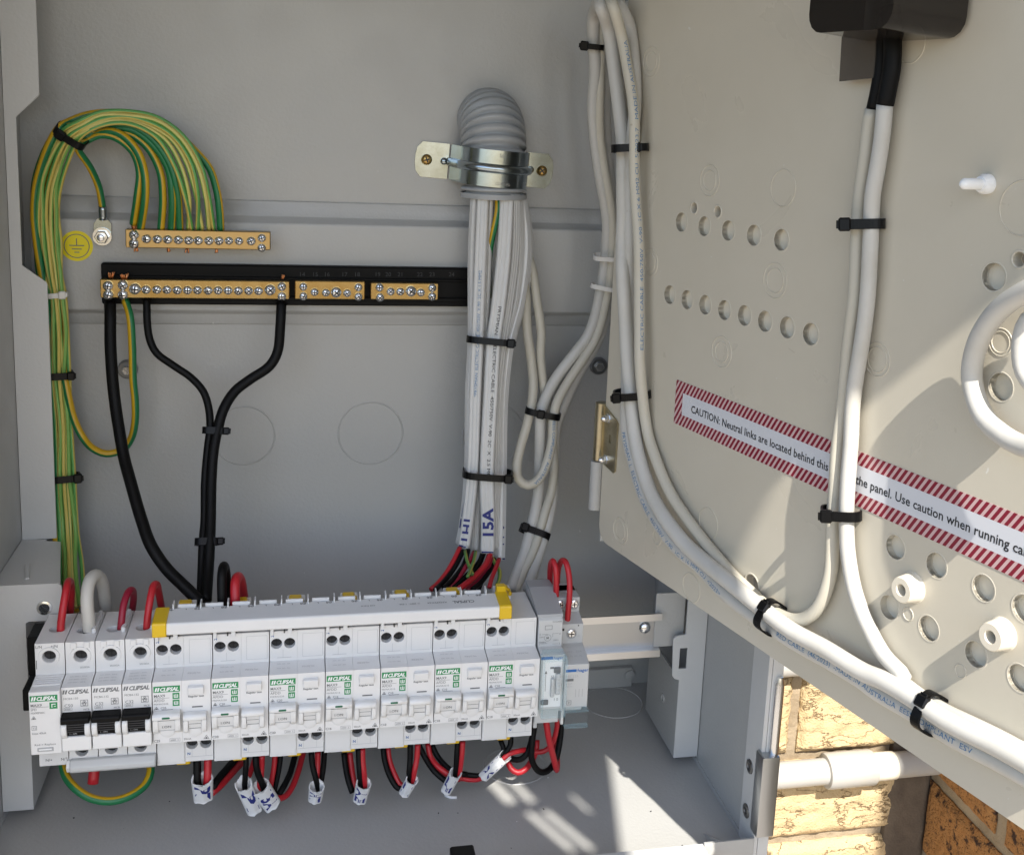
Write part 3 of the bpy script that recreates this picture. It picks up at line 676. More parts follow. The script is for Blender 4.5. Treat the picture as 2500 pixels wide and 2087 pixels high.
for x, y in ((1022, 1035), (1612, 1340)):           # screw bosses
    s, zz_ = psz('m', x, y)
    bs = mk('screw_boss', lathe([(7.8, 0), (7.2, .7), (6.5, 7.6), (6.0, 8.2), (3.1, 8.2), (2.8, 7.6), (2.7, 1)], PP(s, zz_), PNORM, 32, cap=False), 'plug_plastic', pn, smooth='auto')
    mk('boss_bore', lathe([(2.8, 2), (2.8, 2.4)], PP(s, zz_), PNORM, 16), 'dark_hole', bs)
# hinge plate on the panel's edge
g0, g1 = PN('g', 1400, 500, 1.6), PN('g', 1385, 850, 1.6)
zt_, zb_ = W('g', 1300, 465, HY).z, W('g', 1300, 812, HY).z
sW = (g0 - PO).dot(PU)
out = [(-3, zb_), (sW - 2, zb_ - 4), (sW, zb_ - 2), (sW, zt_ - 10), (sW - 2, zt_ - 8), (-3, zt_)]
hs_, hz_ = psz('g', 1362, 680)
hp = mk('hinge_plate', poly_plate(out, [[(hs_ - 1.2, hz_ - 3), (hs_ + 1.2, hz_ - 3), (hs_ + 1.2, hz_ + 3), (hs_ - 1.2, hz_ + 3)]], 1.4, lambda u, v, h: PP(u, v, h + 1.6)), 'zinc_gold', pn)
mk('hinge_knuckle', lathe([(4.2, 0), (4.2, zt_ - zb_)], (HX - 2.5, HY + 3.2, zb_), (0, 0, 1), 20), 'zinc_gold', pn, smooth='auto')
z0_ = W('g', 1260, 1115, HY).z
mk('hinge_barrel', lathe([(4.4, 0), (4.4, zb_ - z0_ - 1)], (HX - 3.5, HY + 3.2, z0_), (0, 0, 1), 20), 'paint', rb, smooth='auto')
for x, y in ((1345, 552), (1328, 802)):
    s, zz_ = psz('g', x + 10, y)
    nb = mk('dome_nut', lathe([(3.6, 1.6), (3.6, 2.4), (2.7, 2.5), (2.7, 4.6)], PP(s, zz_), PNORM, 6), 'steel', pn)
    mk('nut_tip', lathe([(2.3, 4.6), (2.1, 6.2), (1.1, 7.6), (.3, 8.0)], PP(s, zz_), PNORM, 16), 'steel', nb, smooth='auto')
s, zz_ = psz('h', 610, 12)
mk('upper_hinge', box(HX - 12, HX - 1, HY - 2, HY + 4, W('h', 600, 12, HY).z, W('h', 600, 12, HY).z + 40, .6), 'zinc', pn)
# white push peg
s, zz_ = psz('i', 1790, 1575)
pg = thing('push_peg', 'small white plastic peg sticking out of the panel near the right edge', 'peg', PP(s, zz_))
mk('peg_collar', lathe([(4.6, 0), (4.6, 2.6), (3.4, 5.0)], PP(s, zz_), PNORM, 20), 'white_print', pg, smooth='auto')
mk('peg_pin', lathe([(2.6, 4.5), (2.5, 15), (1.5, 16.6), (.5, 17)], PP(s, zz_), PNORM, 18), 'white_print', pg, smooth='auto')
# caution strip
s0 = psz('l', 728, 225)[0]; zl0, zl1 = 175.4, 204.2; s1 = 440
lab = thing('caution_label', 'white caution strip with red hatched border stuck across the panel', 'label', PP(s0, zl0))
V = [PP(s0, zl0, .25), PP(s1, zl0, .25), PP(s1, zl1, .25), PP(s0, zl1, .25), PP(s0, zl0, .02), PP(s1, zl0, .02), PP(s1, zl1, .02), PP(s0, zl1, .02)]
L_ = s1 - s0; H_ = zl1 - zl0
uv = [[(0, 0), (L_, 0), (L_, H_), (0, H_)], [(0, H_), (L_, H_), (L_, 0), (0, 0)], [(0, 0), (0, 0), (L_, 0), (L_, 0)], [(L_, 0), (L_, 0), (L_, H_), (L_, H_)], [(L_, H_), (L_, H_), (0, H_), (0, H_)], [(0, H_), (0, H_), (0, 0), (0, 0)]]
mk('sticker', (V, [(0, 1, 2, 3), (7, 6, 5, 4), (0, 4, 5, 1), (1, 5, 6, 2), (2, 6, 7, 3), (3, 7, 4, 0)], uv), 'caution_print', lab)
ta_, tb2 = psz('l', 842, 285)[0], psz('m', 468, 235)[0]; tc_ = psz('m', 650, 318)[0]; td_ = psz('m', 1753, 790)[0]
w1 = glyphs('CAUTION: Neutral links are located behind this')[2]; ksz = (tb2 - ta_) / w1
mk('lettering', text_flat('CAUTION: Neutral links are located behind this', PP(ta_, 187.0, .36), PU, Z1, 6.7, width=tb2 - ta_, bold=.012), 'print_black', lab)
mk('lettering', (text_flat('the panel. Use caution when running cables', PP(tc_, 187.0, .36), PU, Z1, 6.7, width=glyphs('the panel. Use caution when running cables')[2] * (td_ - tc_) / glyphs('the panel. Use caution when running ca')[2], bold=.012)), 'print_black', lab)
# smoked cover over the switch at the top of the panel
cv = thing('smoked_switch_cover', 'dark smoked plastic switch cover at the top right of the panel', 'cover', PP(235, 410))
sL, sR = psz('i', 265, 180)[0], psz('i', 1640, 180)[0]
zc0 = PN('i', 600, 320, 0).z
hh = 42
def cvp(u, v, h): return PP(u, v, h)
sl_, sr_ = (PN('i', 262, 150, hh) - PO).dot(PU), (PN('i', 1652, 150, 0) - PO).dot(PU)
zlo = PN('i', 500, 275, hh).z
bx = box(0, 1, 0, 1, 0, 1)
sec = []; Rb = 9
ol = [(sl_, 520), (sl_, zlo + Rb)] + [(sl_ + Rb - Rb * math.cos(R3(a)), zlo + Rb - Rb * math.sin(R3(a))) for a in (20, 45, 70, 90)] + [(sr_ - 6 - Rb + Rb * math.sin(R3(a)), zlo + Rb - Rb * math.cos(R3(a))) for a in (0, 20, 45, 70, 90)] + [(sr_ - 6, 520)]
o2 = [(u + (6 if u > (sl_ + sr_) / 2 else -4), v - 0) for u, v in ol]
n_ = len(ol)
V = [PP(u, v, hh) for u, v in ol] + [PP(u, v if v > 500 else v - 1.5, 3) for u, v in o2]
Fc = [tuple(range(n_))] + [(i, i + n_, (i + 1) % n_ + n_, (i + 1) % n_) for i in range(n_)]
mk('cover_shell', (V, Fc), 'smoke', cv, smooth='auto')
f0, f1, f2, f3 = PN('i', 545, 270, 8), PN('i', 850, 270, 8), PN('i', 822, 668, 8), PN('i', 520, 698, 8)
mk('hanging_flap', ([f0, f1, f2, f3] + [p - PNORM * 1.2 for p in (f0, f1, f2, f3)], [(0, 1, 2, 3), (7, 6, 5, 4), (0, 4, 5, 1), (1, 5, 6, 2), (2, 6, 7, 3), (3, 7, 4, 0)]), 'smoke_light', cv)
# ================================================================== breakers on the rail
AX, AZ = Vector((1, 0, 0)), Vector((0, 0, 1))
def tx(txt, x, z, size, y, width=None, **kw): return text_flat(txt, (x, y, z), AX, AZ, size, width, **kw)
def txr(txt, x, z, size, y, width=None, **kw): return text_flat(txt, (x, y, z), -AX, -AZ, size, width, **kw)   # printed upside down
YT, YL, YR = -172.0, -188.0, -130.0          # terminal face, label face, back at the rail
ZTOP, ZS, ZL0, ZL1, ZB = 27.0, 6.0, 4.6, -38.0, -62.0
GAP = .30
def housing(x0, x1, up_holes=(), lo_holes=(), parent=None, m='dev_white', hr=3.7, face=YL, zlow=ZB, top_holes=(), ga=GAP, gb=GAP):
    """moulded body: stepped side outline, real openings for the terminal screws"""
    x0 += ga; x1 -= gb
    prof = [(YR, ZTOP), (YT, ZTOP), (YT, ZS), (face, ZL0), (face, ZL1), (YT, ZL1 - 1.6), (YT, zlow), (YR, zlow)]
    skip = [1, 5] + ([0] if top_holes else [])
    V, Fc = prism(prof, x0, x1, 0, skip=skip)
    parts = [(V, Fc)]
    parts.append(poly_plate([(x0, ZS), (x1, ZS), (x1, ZTOP), (x0, ZTOP)], [circ(x, z, hr, 20) for x, z in up_holes], 0, ymap(YT)))
    parts.append(poly_plate([(x0, zlow), (x1, zlow), (x1, ZL1 - 1.6), (x0, ZL1 - 1.6)], [circ(x, z, hr, 20) for x, z in lo_holes], 0, ymap(YT)))
    if top_holes: parts.append(poly_plate([(x0, YT), (x1, YT), (x1, YR), (x0, YR)], [circ(x, y, 4.6, 20) for x, y in top_holes], 0, lambda u, v, h: Vector((u, v, ZTOP))))
    b = mk('housing', join(*parts), m, parent)
    for x, z in list(up_holes) + list(lo_holes):
        mk('screw_well', lathe([(hr + .7, .12), (hr, 0.0), (hr, -5)], (x, YT, z), (0, -1, 0), 20, cap=False), m, b, smooth='auto')
        s_ = mk('terminal_screw', join(withmat(lathe([(hr - .05, -5.2), (hr - .1, -4.2)], (x, YT, z), (0, -1, 0), 16), 0), withmat(box(x - hr * .7, x + hr * .7, YT + 3.9, YT + 4.3, z - .45, z + .45), 1), withmat(box(x - .45, x + .45, YT + 3.9, YT + 4.3, z - hr * .7, z + hr * .7), 1)), ['screw_dark', 'print_black'], b)
    for x, y in top_holes:
        mk('wire_entry', lathe([(5.2, .15), (4.6, 0.0), (4.6, -10)], (x, y, ZTOP), (0, 0, 1), 20, cap=False), m, b, smooth='auto')
        mk('wire_entry_floor', lathe([(4.7, -10.4), (4.7, -10)], (x, y, ZTOP), (0, 0, 1), 16), 'dark_hole', b)
    return b
def edge_strip(x0, x1, zt, y, parent, m='dev_white'):
    pass
LOGO = dict(shear=.25, bold=.035, space=.92)
def logo_bars(x, z, h, y):                    # the two slanted bars before the maker's name
    sh = h * .25; V, Fc = [], []
    for dx in (0, h * .55):
        k = len(V); V += [Vector((x + dx, y, z)), Vector((x + dx + h * .38, y, z)), Vector((x + dx + h * .38 + sh, y, z + h)), Vector((x + dx + sh, y, z + h))]; Fc.append((k, k + 1, k + 2, k + 3))
    return V, Fc
def frame_rect(x0, x1, z0, z1, y, t=.18):
    return join(*[([Vector((a, y, c)), Vector((b, y, c)), Vector((b, y, d)), Vector((a, y, d))], [(0, 1, 2, 3)]) for a, b, c, d in ((x0, x1, z0, z0 + t), (x0, x1, z1 - t, z1), (x0, x0 + t, z0 + t, z1 - t), (x1 - t, x1, z0 + t, z1 - t))])
def rect(x0, x1, z0, z1, y): return [Vector((x0, y, z0)), Vector((x1, y, z0)), Vector((x1, y, z1)), Vector((x0, y, z1))], [(0, 1, 2, 3)]
def tri_mark(x, z, h, y):                     # small compliance triangle
    return join(*[([Vector(a), Vector(b), Vector(c), Vector(d)], [(0, 1, 2, 3)]) for a, b, c, d in (((x, y, z), (x + h, y, z), (x + h, y, z + .25), (x, y, z + .25)), ((x, y, z), (x + .3, y, z), (x + h / 2 + .15, y, z + h * .75), (x + h / 2 - .15, y, z + h * .75)), ((x + h - .3, y, z), (x + h, y, z), (x + h / 2 + .15, y, z + h * .75), (x + h / 2 - .15, y, z + h * .75)), ((x + h * .3, y, z), (x + h * .7, y, z), (x + h * .6, y, z + h * .4), (x + h * .4, y, z + h * .4)))])
def rocker(name, x0, x1, zt, zb, depth, m, parent, arm=3.4, zarm=-31.0):
    """toggle handle: a bar across, two arms curving down to the face"""
    pr = [(YL, zt), (YL - depth * .75, zt), (YL - depth, zt - 1.4), (YL - depth, zb + 1.0), (YL - depth + 1.2, zb), (YL, zb - .6)]
    parts = [prism(pr, x0, x1, .35)]
    for a, b in ((x0, x0 + arm), (x1 - arm, x1)):
        pr2 = [(YL + .2, zb - .2), (YL - depth + 1.4, zb - .2), (YL - depth + 1.8, zb - 4), (YL - depth * .62, zb - 8), (YL - depth * .3, zarm + 1.2), (YL + .2, zarm)]
        parts.append(prism(pr2, a, b, .3))
    return mk(name, join(*parts), m, parent, smooth='auto')
def afdd(x, code, rating, label):
    t = thing('arc_fault_breaker', label, 'breaker', (x + 18, -150, ZB), 'row of wide green-labelled breakers')
    hL = housing(x, x + 18, [(x + 4.6, 18.2), (x + 13.0, 18.2)], [], t, zlow=ZB - 1.2, gb=.05)
    hR = housing(x + 18, x + 36, [], [(x + 22.2, -49.6), (x + 31.0, -49.6)], t, ga=.05)
    lower = mk('lower_cover', box(x + .6, x + 17.6, YT - .9, YT, ZB + .4, ZL1 - 3, .4), 'dev_white', t)
    y = YL - .12
    # printed face
    band = mk('logo_band', rect(x + .9, x + 17.0, -2.6, 1.6, y), 'green', t)
    mk('logo_lettering', join(logo_bars(x + 1.6, -1.9, 2.6, y - .1), tx('CLIPSAL', x + 4.6, -1.85, 3.6, y - .1, width=11.6, **LOGO)), 'white_print', t)
    mk('face_lettering', join(tx('MAX9', x + 1.0, -5.9, 2.6, y, bold=.012), tx('AFDD', x + 1.0, -9.0, 2.5, y), tx(code, x + .9, -11.2, 1.6, y, width=8.8), tri_mark(x + 1.2, -14.3, 2.6, y), tx('C' + rating, x + 5.0, -14.2, 2.1, y, bold=.01),
        rect(x + .9, x + 10.5, -6.7, -6.5, y), tx('C' + rating, x + .5, -36.9, 2.3, y, bold=.02), tx('6000  3', x + 10.8, -36.7, 1.6, y), frame_rect(x + 10.2, x + 16.6, -37.2, -34.9, y, .14), tx('30mA', x + 18.8, -36.7, 1.9, y), tri_mark(x + 31, -37, 3.6, y)), 'print_grey', t, kind='stuff')
    mk('band_tint', rect(x + .6, x + 17.3, -17.2, -15.7, y + .04), 'dev_white2', t)
    for z in (-7.6, -12.4):
        sq = mk('icon_square', rect(x + 12.4, x + 16.6, z, z + 4.2, y), 'green', t)
        mk('icon_mark', join(rect(x + 13.2, x + 13.7, z + 1.2, z + 3.2, y - .1), rect(x + 15.3, x + 15.8, z + 1.2, z + 3.2, y - .1), rect(x + 13.2, x + 15.8, z + .9, z + 1.3, y - .1), rect(x + 14.25, x + 14.75, z + 1.3, z + 3.4, y - .1)), 'white_print', sq)
    mk('indicator_slot', rect(x + 5.6, x + 12.4, -15.4, -14.6, y - .05), 'print_grey', t)
    mk('indicator_slot', rect(x + 24.2, x + 30.8, -14.4, -13.5, y), 'print_grey', t)
    tb = mk('test_button', prism([(YL, 1.2), (YL - 2.6, .4), (YL - 1.9, -4.6), (YL, -5.0)], x + 22.0, x + 31.6, .3), 'dev_white', t)
    mk('test_lettering', tx('Regular test', x + 21.8, -7.2, 1.9, y, width=9.8, bold=.02), 'print_grey', t)
    mk('slope_lettering', join(*[rect(x + 5.0, x + 14.2, 8.2 - k, 8.45 - k, YT - .1) for k in (0,)], *[text_flat('MX9A  230V~  50Hz', (x + 5, -176.5 - 5.2 * k, 5.75 - .42 * k), AX, Vector((0, .996, .087)), 1.6, width=8.5) for k in (0, 1)], text_flat('IP20 [O] Test', (x + 21, -181, 5.4), AX, Vector((0, .996, .087)), 2.2, width=8)), 'print_light', t)
    mk('neutral_mark', join(tx('N', x + .9, 23.2, 2.6, YT - .12, bold=.03), tx('N', x + 19.2, -57.2, 2.6, YT - .12, bold=.03)), 'print_blue', t)
    mk('sticker_outline', join(frame_rect(x + 21.4, x + 34.6, 8.2, 24.6, YT - .1, .16), rect(x + 8.7, x + 8.85, 8, 14, YT - .1), rect(x + 22.15, x + 22.3, -58.4, -53.2, YT - .1), rect(x + 30.95, x + 31.1, -58.4, -53.2, YT - .1), rect(x + 18.6, x + 35.4, -58.7, -58.5, YT - .1)), 'print_light', t, kind='stuff')
    # handles and the recess below each
    rk = rocker('toggle_handle', x + .5, x + 17.4, -14.8, -19.2, 6.6, 'dev_cream', t)
    mk('state_window', box(x + 6.4, x + 11.2, YL - 6.95, YL - 6.2, -17.7, -16.4, .3), 'green_dark', rk)
    on = mk('toggle_window', join(prism([(YL - 4.6, -20), (YL - 2.4, -27.5), (YL, -27.5), (YL, -20)], x + 3.9, x + 14.0)), 'dev_white', t)
    mk('toggle_lettering', text_flat('I.ON', (x + 6.0, YL - 3.35, -25.6), AX, Vector((0, -.25, .96)), 2.8), 'print_grey', on)
    mk('toggle_cup', lathe([(.2, 1.6), (3.0, 1.5), (4.6, .9), (4.9, 0)], (x + 9, YL, -29.0), (0, -1, 0), 20), 'dev_white', t, smooth='auto')
    mk('recess_line', rect(x + 4.2, x + 13.8, -27.9, -27.4, YL - 2.5), 'print_light', t)
    rk2 = rocker('toggle_handle', x + 19.0, x + 33.2, -16.8, -21.2, 5.6, 'dev_cream', t, arm=3.0, zarm=-32)
    w2 = mk('toggle_window', prism([(YL - 3.6, -21.6), (YL - 1.6, -28), (YL, -28), (YL, -21.6)], x + 22.2, x + 30.0), 'dev_white', t)
    mk('recess_line', join(rect(x + 22.4, x + 29.8, -24.3, -24.0, YL - 2.9), rect(x + 22.4, x + 29.8, -28.1, -27.5, YL - 1.7)), 'print_grey', t)
    mk('toggle_cup', lathe([(.2, 1.4), (2.8, 1.3), (4.4, .8), (4.7, 0)], (x + 26.1, YL, -30.0), (0, -1, 0), 20), 'dev_white', t, smooth='auto')
    mk('small_catch', box(x + 27.2, x + 30.2, YT - 2.5, YT - .2, -42.6, -40.2, .3), 'print_black', t)
    mk('foot_ledge', box(x + 4.5, x + 11, -168, -140, ZB - 4.0, ZB - 1.0, .3), 'dev_white', t)
    mk('release_clip', join(prism([(-171, ZB - .3), (-171, ZB - 2.6), (-168, ZB - 4.4), (-150, ZB - 4.4), (-150, ZB - .3)], x + 12.0, x + 20.8, .6)), 'yellow', t)
    mk('release_clip', join(box(x + 12.2, x + 20.6, -146, -139, 35.2, 37.6, .8), box(x + 15.0, x + 18.0, -150, -137, 33.5, 36.4, .6), box(x + 19.6, x + 22, -150, -142, 33.5, 36.2, .5)), 'yellow', t)
    mk('clip_arm', box(x + 11, x + 23, -142, -133, 24, 34.4, .5), 'dev_white', t)
    return t
cfg = [('MX9A3225', '25', 'breaker marked C25, first wide one after the narrow black-toggle breakers'),
       ('MX9A3220', '20', 'wide breaker marked C20, second of the seven green-labelled ones from the left'),
       ('MX9A3220', '20', 'wide breaker marked C20, third of the seven green-labelled ones from the left'),
       ('MX9A3216', '16', 'wide green-labelled breaker marked C16 in the middle of the row'),
       ('MX9A3210', '10', 'wide breaker marked C10 immediately right of the C16 breaker'),
       ('MX9A3210', '10', 'wide breaker marked C10, sixth of the seven green-labelled ones'),
       ('MX9A3210', '10', 'wide breaker marked C10 directly beside the grey time switch')]
for i, (code, rat, lab_) in enumerate(cfg): afdd(-.8 + 35.95 * i, code, rat, lab_)
def mcb(x, code, rat, label):
    t = thing('miniature_breaker', label, 'breaker', (x + 9, -150, ZB), 'narrow breakers with black toggles')
    housing(x, x + 18, [(x + 9.2, 17.4)], [(x + 8, -48.6)], t, hr=4.0, top_holes=[(x + 9.2, -156)], zlow=ZB + 3)
    mk('terminal_ring', lathe([(6.4, 0), (6.2, .7), (4.3, .7), (4.0, 0)], (x + 9.2, YT, 17.4), (0, -1, 0), 24, cap=False), 'dev_white', t, smooth='auto')
    mk('top_notch', join(box(x + 3.5, x + 7, YT - .8, YT, 22.6, ZTOP - .2, .3), box(x + 11.4, x + 14.8, YT - .8, YT, 22.6, ZTOP - .2, .3)), 'dev_white', t)
    mk('divider_fin', box(x + 14.2, x + 16.9, -162, -134, ZTOP, ZTOP + 3.4, .6), 'dev_white2', t)
    y = YL - .12
    mk('logo_lettering', join(logo_bars(x + .8, .3, 2.7, y), tx('CLIPSAL', x + 4.0, .3, 3.8, y, width=12.6, **LOGO)), 'print_grey', t)
    mk('face_lettering', join(tx(code, x + 1.4, -3.6, 2.0, y), tx('C' + rat, x + 1.8, -8.6, 3.0, y), tx('6000', x + 2.2, -10.5, 1.6, y), frame_rect(x + 1.6, x + 6.4, -10.8, -9.0, y, .15), tx('MCB', x + 13, -11.4, 1.7, y), frame_rect(x + 11.4, x + 15.8, -8.6, -4.2, y, .3), tri_mark(x + 12.0, -6.6, 3.2, y), frame_rect(x + 12.6, x + 14.6, -8.0, -6.2, y, .4),
        tx('202302A', x + 8.6, 9.0, 1.6, YT - .12)), 'print_grey', t)
    mk('slope_sticker', join(*[text_flat('230-400V~ 50Hz', (x + 3.2, -177 - 3.2 * k, 5.75 - .28 * k), AX, Vector((0, .996, .087)), 1.5, width=10.5) for k in (0, 1, 2)]), 'print_light', t)
    tg = mk('toggle_handle', join(prism([(YL, -11.8), (YL - 6.2, -12.6), (YL - 7.4, -13.6), (YL - 7.4, -16.4), (YL - 6, -17.0), (YL, -16.4)], x + .5, x + 17.3, .4)), 'black', t)
    mk('toggle_plate', prism([(YL - 5.4, -16.8), (YL - 3.6, -26.2), (YL, -26.2), (YL, -16.8)], x + 3.6, x + 14.4), 'black', t)
    mk('toggle_grip', join(*[box(x + 4.0, x + 14.0, YL - 5.7 + k * .3, YL - 4.0, -18.2 - k * 1.7, -17.6 - k * 1.7) for k in range(4)]), 'rubber', tg)
    mk('toggle_lettering', text_flat('I - ON', (x + 5.2, YL - 4.05, -25.2), AX, Vector((0, -.19, .98)), 1.6), 'print_light', tg)
    for a, b in ((x + .4, x + 3.7), (x + 14.3, x + 17.6)):
        mk('toggle_guard', prism([(YL, -16.6), (YL - 5.4, -17.2), (YL - 6.8, -19.2), (YL - 6.2, -24.5), (YL - 3.6, -28), (YL, -28.5)], a, b, .5), 'dev_cream', t, smooth='auto')
    mk('chin_bar', prism([(YL, -26.4), (YL - 3.4, -27.4), (YL - 3.4, -36.4), (YL - 2.6, -37.4), (YL, -37.4)], x + .4, x + 17.6, .35), 'dev_cream', t)
    return t
mcb(-54.8, 'MCB4-150', '50', 'narrow C50 breaker with white cable looping into its top')
mcb(-36.8, 'MCB4-132', '32', 'narrow C32 breaker, middle of the three with black toggles')
mcb(-18.8, 'MCB4-132', '32', 'narrow C32 breaker, rightmost of three, next to the yellow end cap')
# surge protector
x = -72.8
t = thing('surge_protector', 'white surge protection module at the left end of the row', 'surge protector', (x + 9, -150, ZB))
housing(x, x + 18, [(x + 8.6, 18.2)], [(x + 8.6, -44)], t, hr=4.0, top_holes=[(x + 9.5, -152)], zlow=ZB + 4.5)
mk('terminal_ring', lathe([(6.4, 0), (6.2, .7), (4.3, .7), (4.0, 0)], (x + 8.6, YT, 18.2), (0, -1, 0), 24, cap=False), 'dev_white', t, smooth='auto')
mk('plug_cartridge', prism([(YL, 5), (YL - 3.6, 4.6), (YL - 3.6, -37.6), (YL, -38)], x + .1, x + 18.2, .4), 'dev_white', t)
mk('grip_rib', join(*[text_flat('', (0, 0, 0), AX, AZ, 1) for _ in ()], *[box(x + 1.0, x + 17.4, -185 + 2.6 * k, -184.2 + 2.6 * k, 5.0, 6.1, .2) for k in range(5)]), 'dev_white', t)
y = YL - 3.75
mk('logo_band', rect(x + .8, x + 16.8, -1.6, 2.4, y), 'green', t)
mk('logo_lettering', join(logo_bars(x + 1.4, -.9, 2.6, y - .1), tx('CLIPSAL', x + 4.4, -.85, 3.6, y - .1, width=11.6, **LOGO)), 'white_print', t)
ic = mk('icon_square', rect(x + 12.0, x + 16.6, -6.9, -2.6, y), 'green', t)
mk('icon_mark', join(rect(x + 13.2, x + 13.7, -6.0, -4.0, y - .1), rect(x + 13.2, x + 15.6, -4.0, -3.5, y - .1), rect(x + 14.6, x + 15.8, -5.4, -5.0, y - .1)), 'white_print', ic)
mk('face_lettering', join(tx('MAX9', x + 1.0, -4.9, 2.5, y, bold=.012), rect(x + 1, x + 11.5, -5.5, -5.3, y), tx('SPD', x + 1.0, -7.6, 2.1, y), tx('MX9SP40C', x + 1.0, -9.8, 1.8, y), tri_mark(x + 1.2, -13.4, 2.8, y), frame_rect(x + 1.2, x + 4.2, -20.6, -17.8, y, .22), tx('T2', x + 1.7, -20.0, 1.8, y), tx('Imax 40kA', x + 1.2, -23.6, 1.9, y), tx('Red = Replace', x + 2.4, -31.4, 1.9, y, width=12.5)), 'print_grey', t)
mk('status_window', box(x + 4.0, x + 13.4, YL - 4.0, YL - 3.2, -35.6, -32.8, .3), 'print_light', t)
mk('status_flag', rect(x + 5, x + 12.4, -34.4, -33.6, YL - 4.08), 'white_print', t)
mk('terminal_lettering', join(tx('L/N', x + .6, 24.0, 2.6, YT - .12, bold=.01), tx('+/N', x + 9.6, 24.0, 2.6, YT - .12, bold=.01), txr('L/N', x + 17.2, -52.6, 2.6, YT - .12, bold=.01), txr('+/N', x + 8.2, -52.6, 2.6, YT - .12, bold=.01), rect(x + .7, x + 1.2, 10, 16, YT - .12)), 'print_grey', t)
# busbar strip under the narrow breakers
t = thing('busbar_shroud', 'long light grey busbar strip under the three narrow breakers', 'busbar', (-28, -176, -64))
sg = prism([(YT - 2.5, -53.6), (YT - 5.5, -57), (YT - 5.5, -60), (YT - 3.5, -62), (YT + 8, -62), (YT + 8, -53.6)], -53.6, -1.2, .5)
mk('shroud_body', sg, 'dev_grey', t)
mk('end_plate', prism([(YT - 2, -54), (YT - 5, -57.5), (YT - 3, -61.6), (YT + 7, -61.6), (YT + 7, -54)], -55.8, -53.7, .3), 'dev_white', t)
# comb bar over the wide breakers
t = thing('comb_busbar', 'white comb busbar with yellow end caps along the top of the breakers', 'busbar', (115, -165, 31))
cb = [(-178.5, 31.4), (-179.5, 32.2), (-179.5, 38.8), (-178.6, 39.8), (-160, 41.0), (-158.6, 40.2), (-158.6, 33), (-162, 31.4)]
mk('bar_body', prism(cb, 7.2, 223.2, .4), 'dev_white', t)
cbc = [(y_ * 1.0 - (.9 if y_ < -165 else -.6), z_ + (.9 if z_ > 36 else -.9)) for y_, z_ in cb]
mk('end_cap', prism(cbc, -1.2, 7.6, .6), 'yellow', t)
mk('end_cap', prism(cbc, 222.8, 231.4, .6), 'yellow', t)
mk('cap_tongue', box(224, 230.6, -160, -154, 36, 45.4, .6), 'yellow', t)
fz = lambda yy: 39.8 + (yy + 178.6) * (1.2 / 18.6) + .12
up_ = Vector((0, -.998, -.064))               # lettering on the top reads from the far side
def toptext(s, xx, yy, size, width=None, **kw): return text_flat(s, (xx, yy, fz(yy)), -AX, up_, size, width, **kw)
tp = [toptext('CLIPSAL', 207, -168.5, 4.6, width=15, bold=.02)]
tp += [toptext('KMXPH1S4', 188, -168.6, 2.8, width=13), toptext('U: 240V~  I: 63A', 170, -168.6, 2.8, width=14), toptext('cut here', 140, -168.6, 2.8)]
tp += [join(rect(0, 0, 0, 0, 0))] if False else []
ft = []
for k in range(13):
    xx = 213 - k * 16.9
    ft.append(toptext('(N)', xx, -161.2, 2.8, bold=.04)); ft.append(toptext('L', xx - 8.6, -161.2, 2.4, bold=.02))
mk('top_lettering', join(*tp, *ft), 'print_grey', t)
for k in range(13):
    xx = 9.5 + k * 17.2
    mk('spacer_fin', box(xx, xx + .9, -162, -155, 40.4, 44.6, .2), 'dev_white', t)
    if k < 12: mk('comb_guard', box(xx + 3, xx + 14.5, -158.4, -156.8, 38, 42.6, .3), 'dev_white', t)
for k in range(7):
    xx = 4.4 + k * 35.95
    if xx > 225: continue
    mk('comb_prong', join(box(xx - 4.6, xx - 2.4, -175, -171.5, 25.4, 31.8, .2), box(xx + 6.6, xx + 9.4, -175, -171.5, 26.2, 31.8, .2)), 'dev_white2', t)
    mk('prong_gap', join(box(xx + 4.0, xx + 4.8, -174, -171.8, 26.5, 31.5), box(xx + 9.4, xx + 10.4, -174, -171.8, 28, 31.5)), 'dark_hole', t)
# body behind the last wide breaker with open cable wells
# time switch
x = 251.6
t = thing('time_switch', 'grey modular time switch with clear blue-tinted flap', 'time switch', (x + 9, -150, -62))
mk('housing', prism([(-126, 33), (-140, 33.6), (-171.5, 27.6), (-174, 25), (-174, 6.5), (-184, 4.6), (-184, -36), (-174, -38.5), (-174, -52), (-126, -52)], x + .3, x + 17.3, .3), 'dev_grey', t)
mk('top_cover', prism([(-125, 33.6), (-139.6, 34.8), (-172, 28.8), (-172.4, 27), (-171.5, 27.2), (-139.8, 33.4), (-125, 32.8)], x - .2, x + 17.6), 'dev_grey2', t)
y = -174.12
dg = [tx('GCD600', x + 10, 23.6, 1.8, y), frame_rect(x + 4.8, x + 10, 18.4, 21.6, y, .3), tx('2', x + 1, 14.4, 2.0, y), tx('4', x + 15, 14.4, 2.0, y), tx('M', x + 6.0, 11.6, 2.4, y, bold=.02), tx('50/60Hz', x + .8, 8.8, 1.5, y), tx('1', x + 1, 7.0, 2.0, y), tx('3', x + 15, 7.0, 2.0, y), tx('230V~', x + 1, 12.6, 1.5, y), tx('250V~', x + 11, 10, 1.5, y),
      rect(x + 2.6, x + 6.6, 15, 15.2, y), rect(x + 6.5, x + 6.7, 13.8, 15.2, y), rect(x + 10.4, x + 10.6, 13, 15.4, y), rect(x + 10.4, x + 14.6, 15.3, 15.5, y), rect(x + 2.6, x + 7, 8.2, 8.4, y), rect(x + 10.6, x + 14.6, 7.6, 7.8, y)]
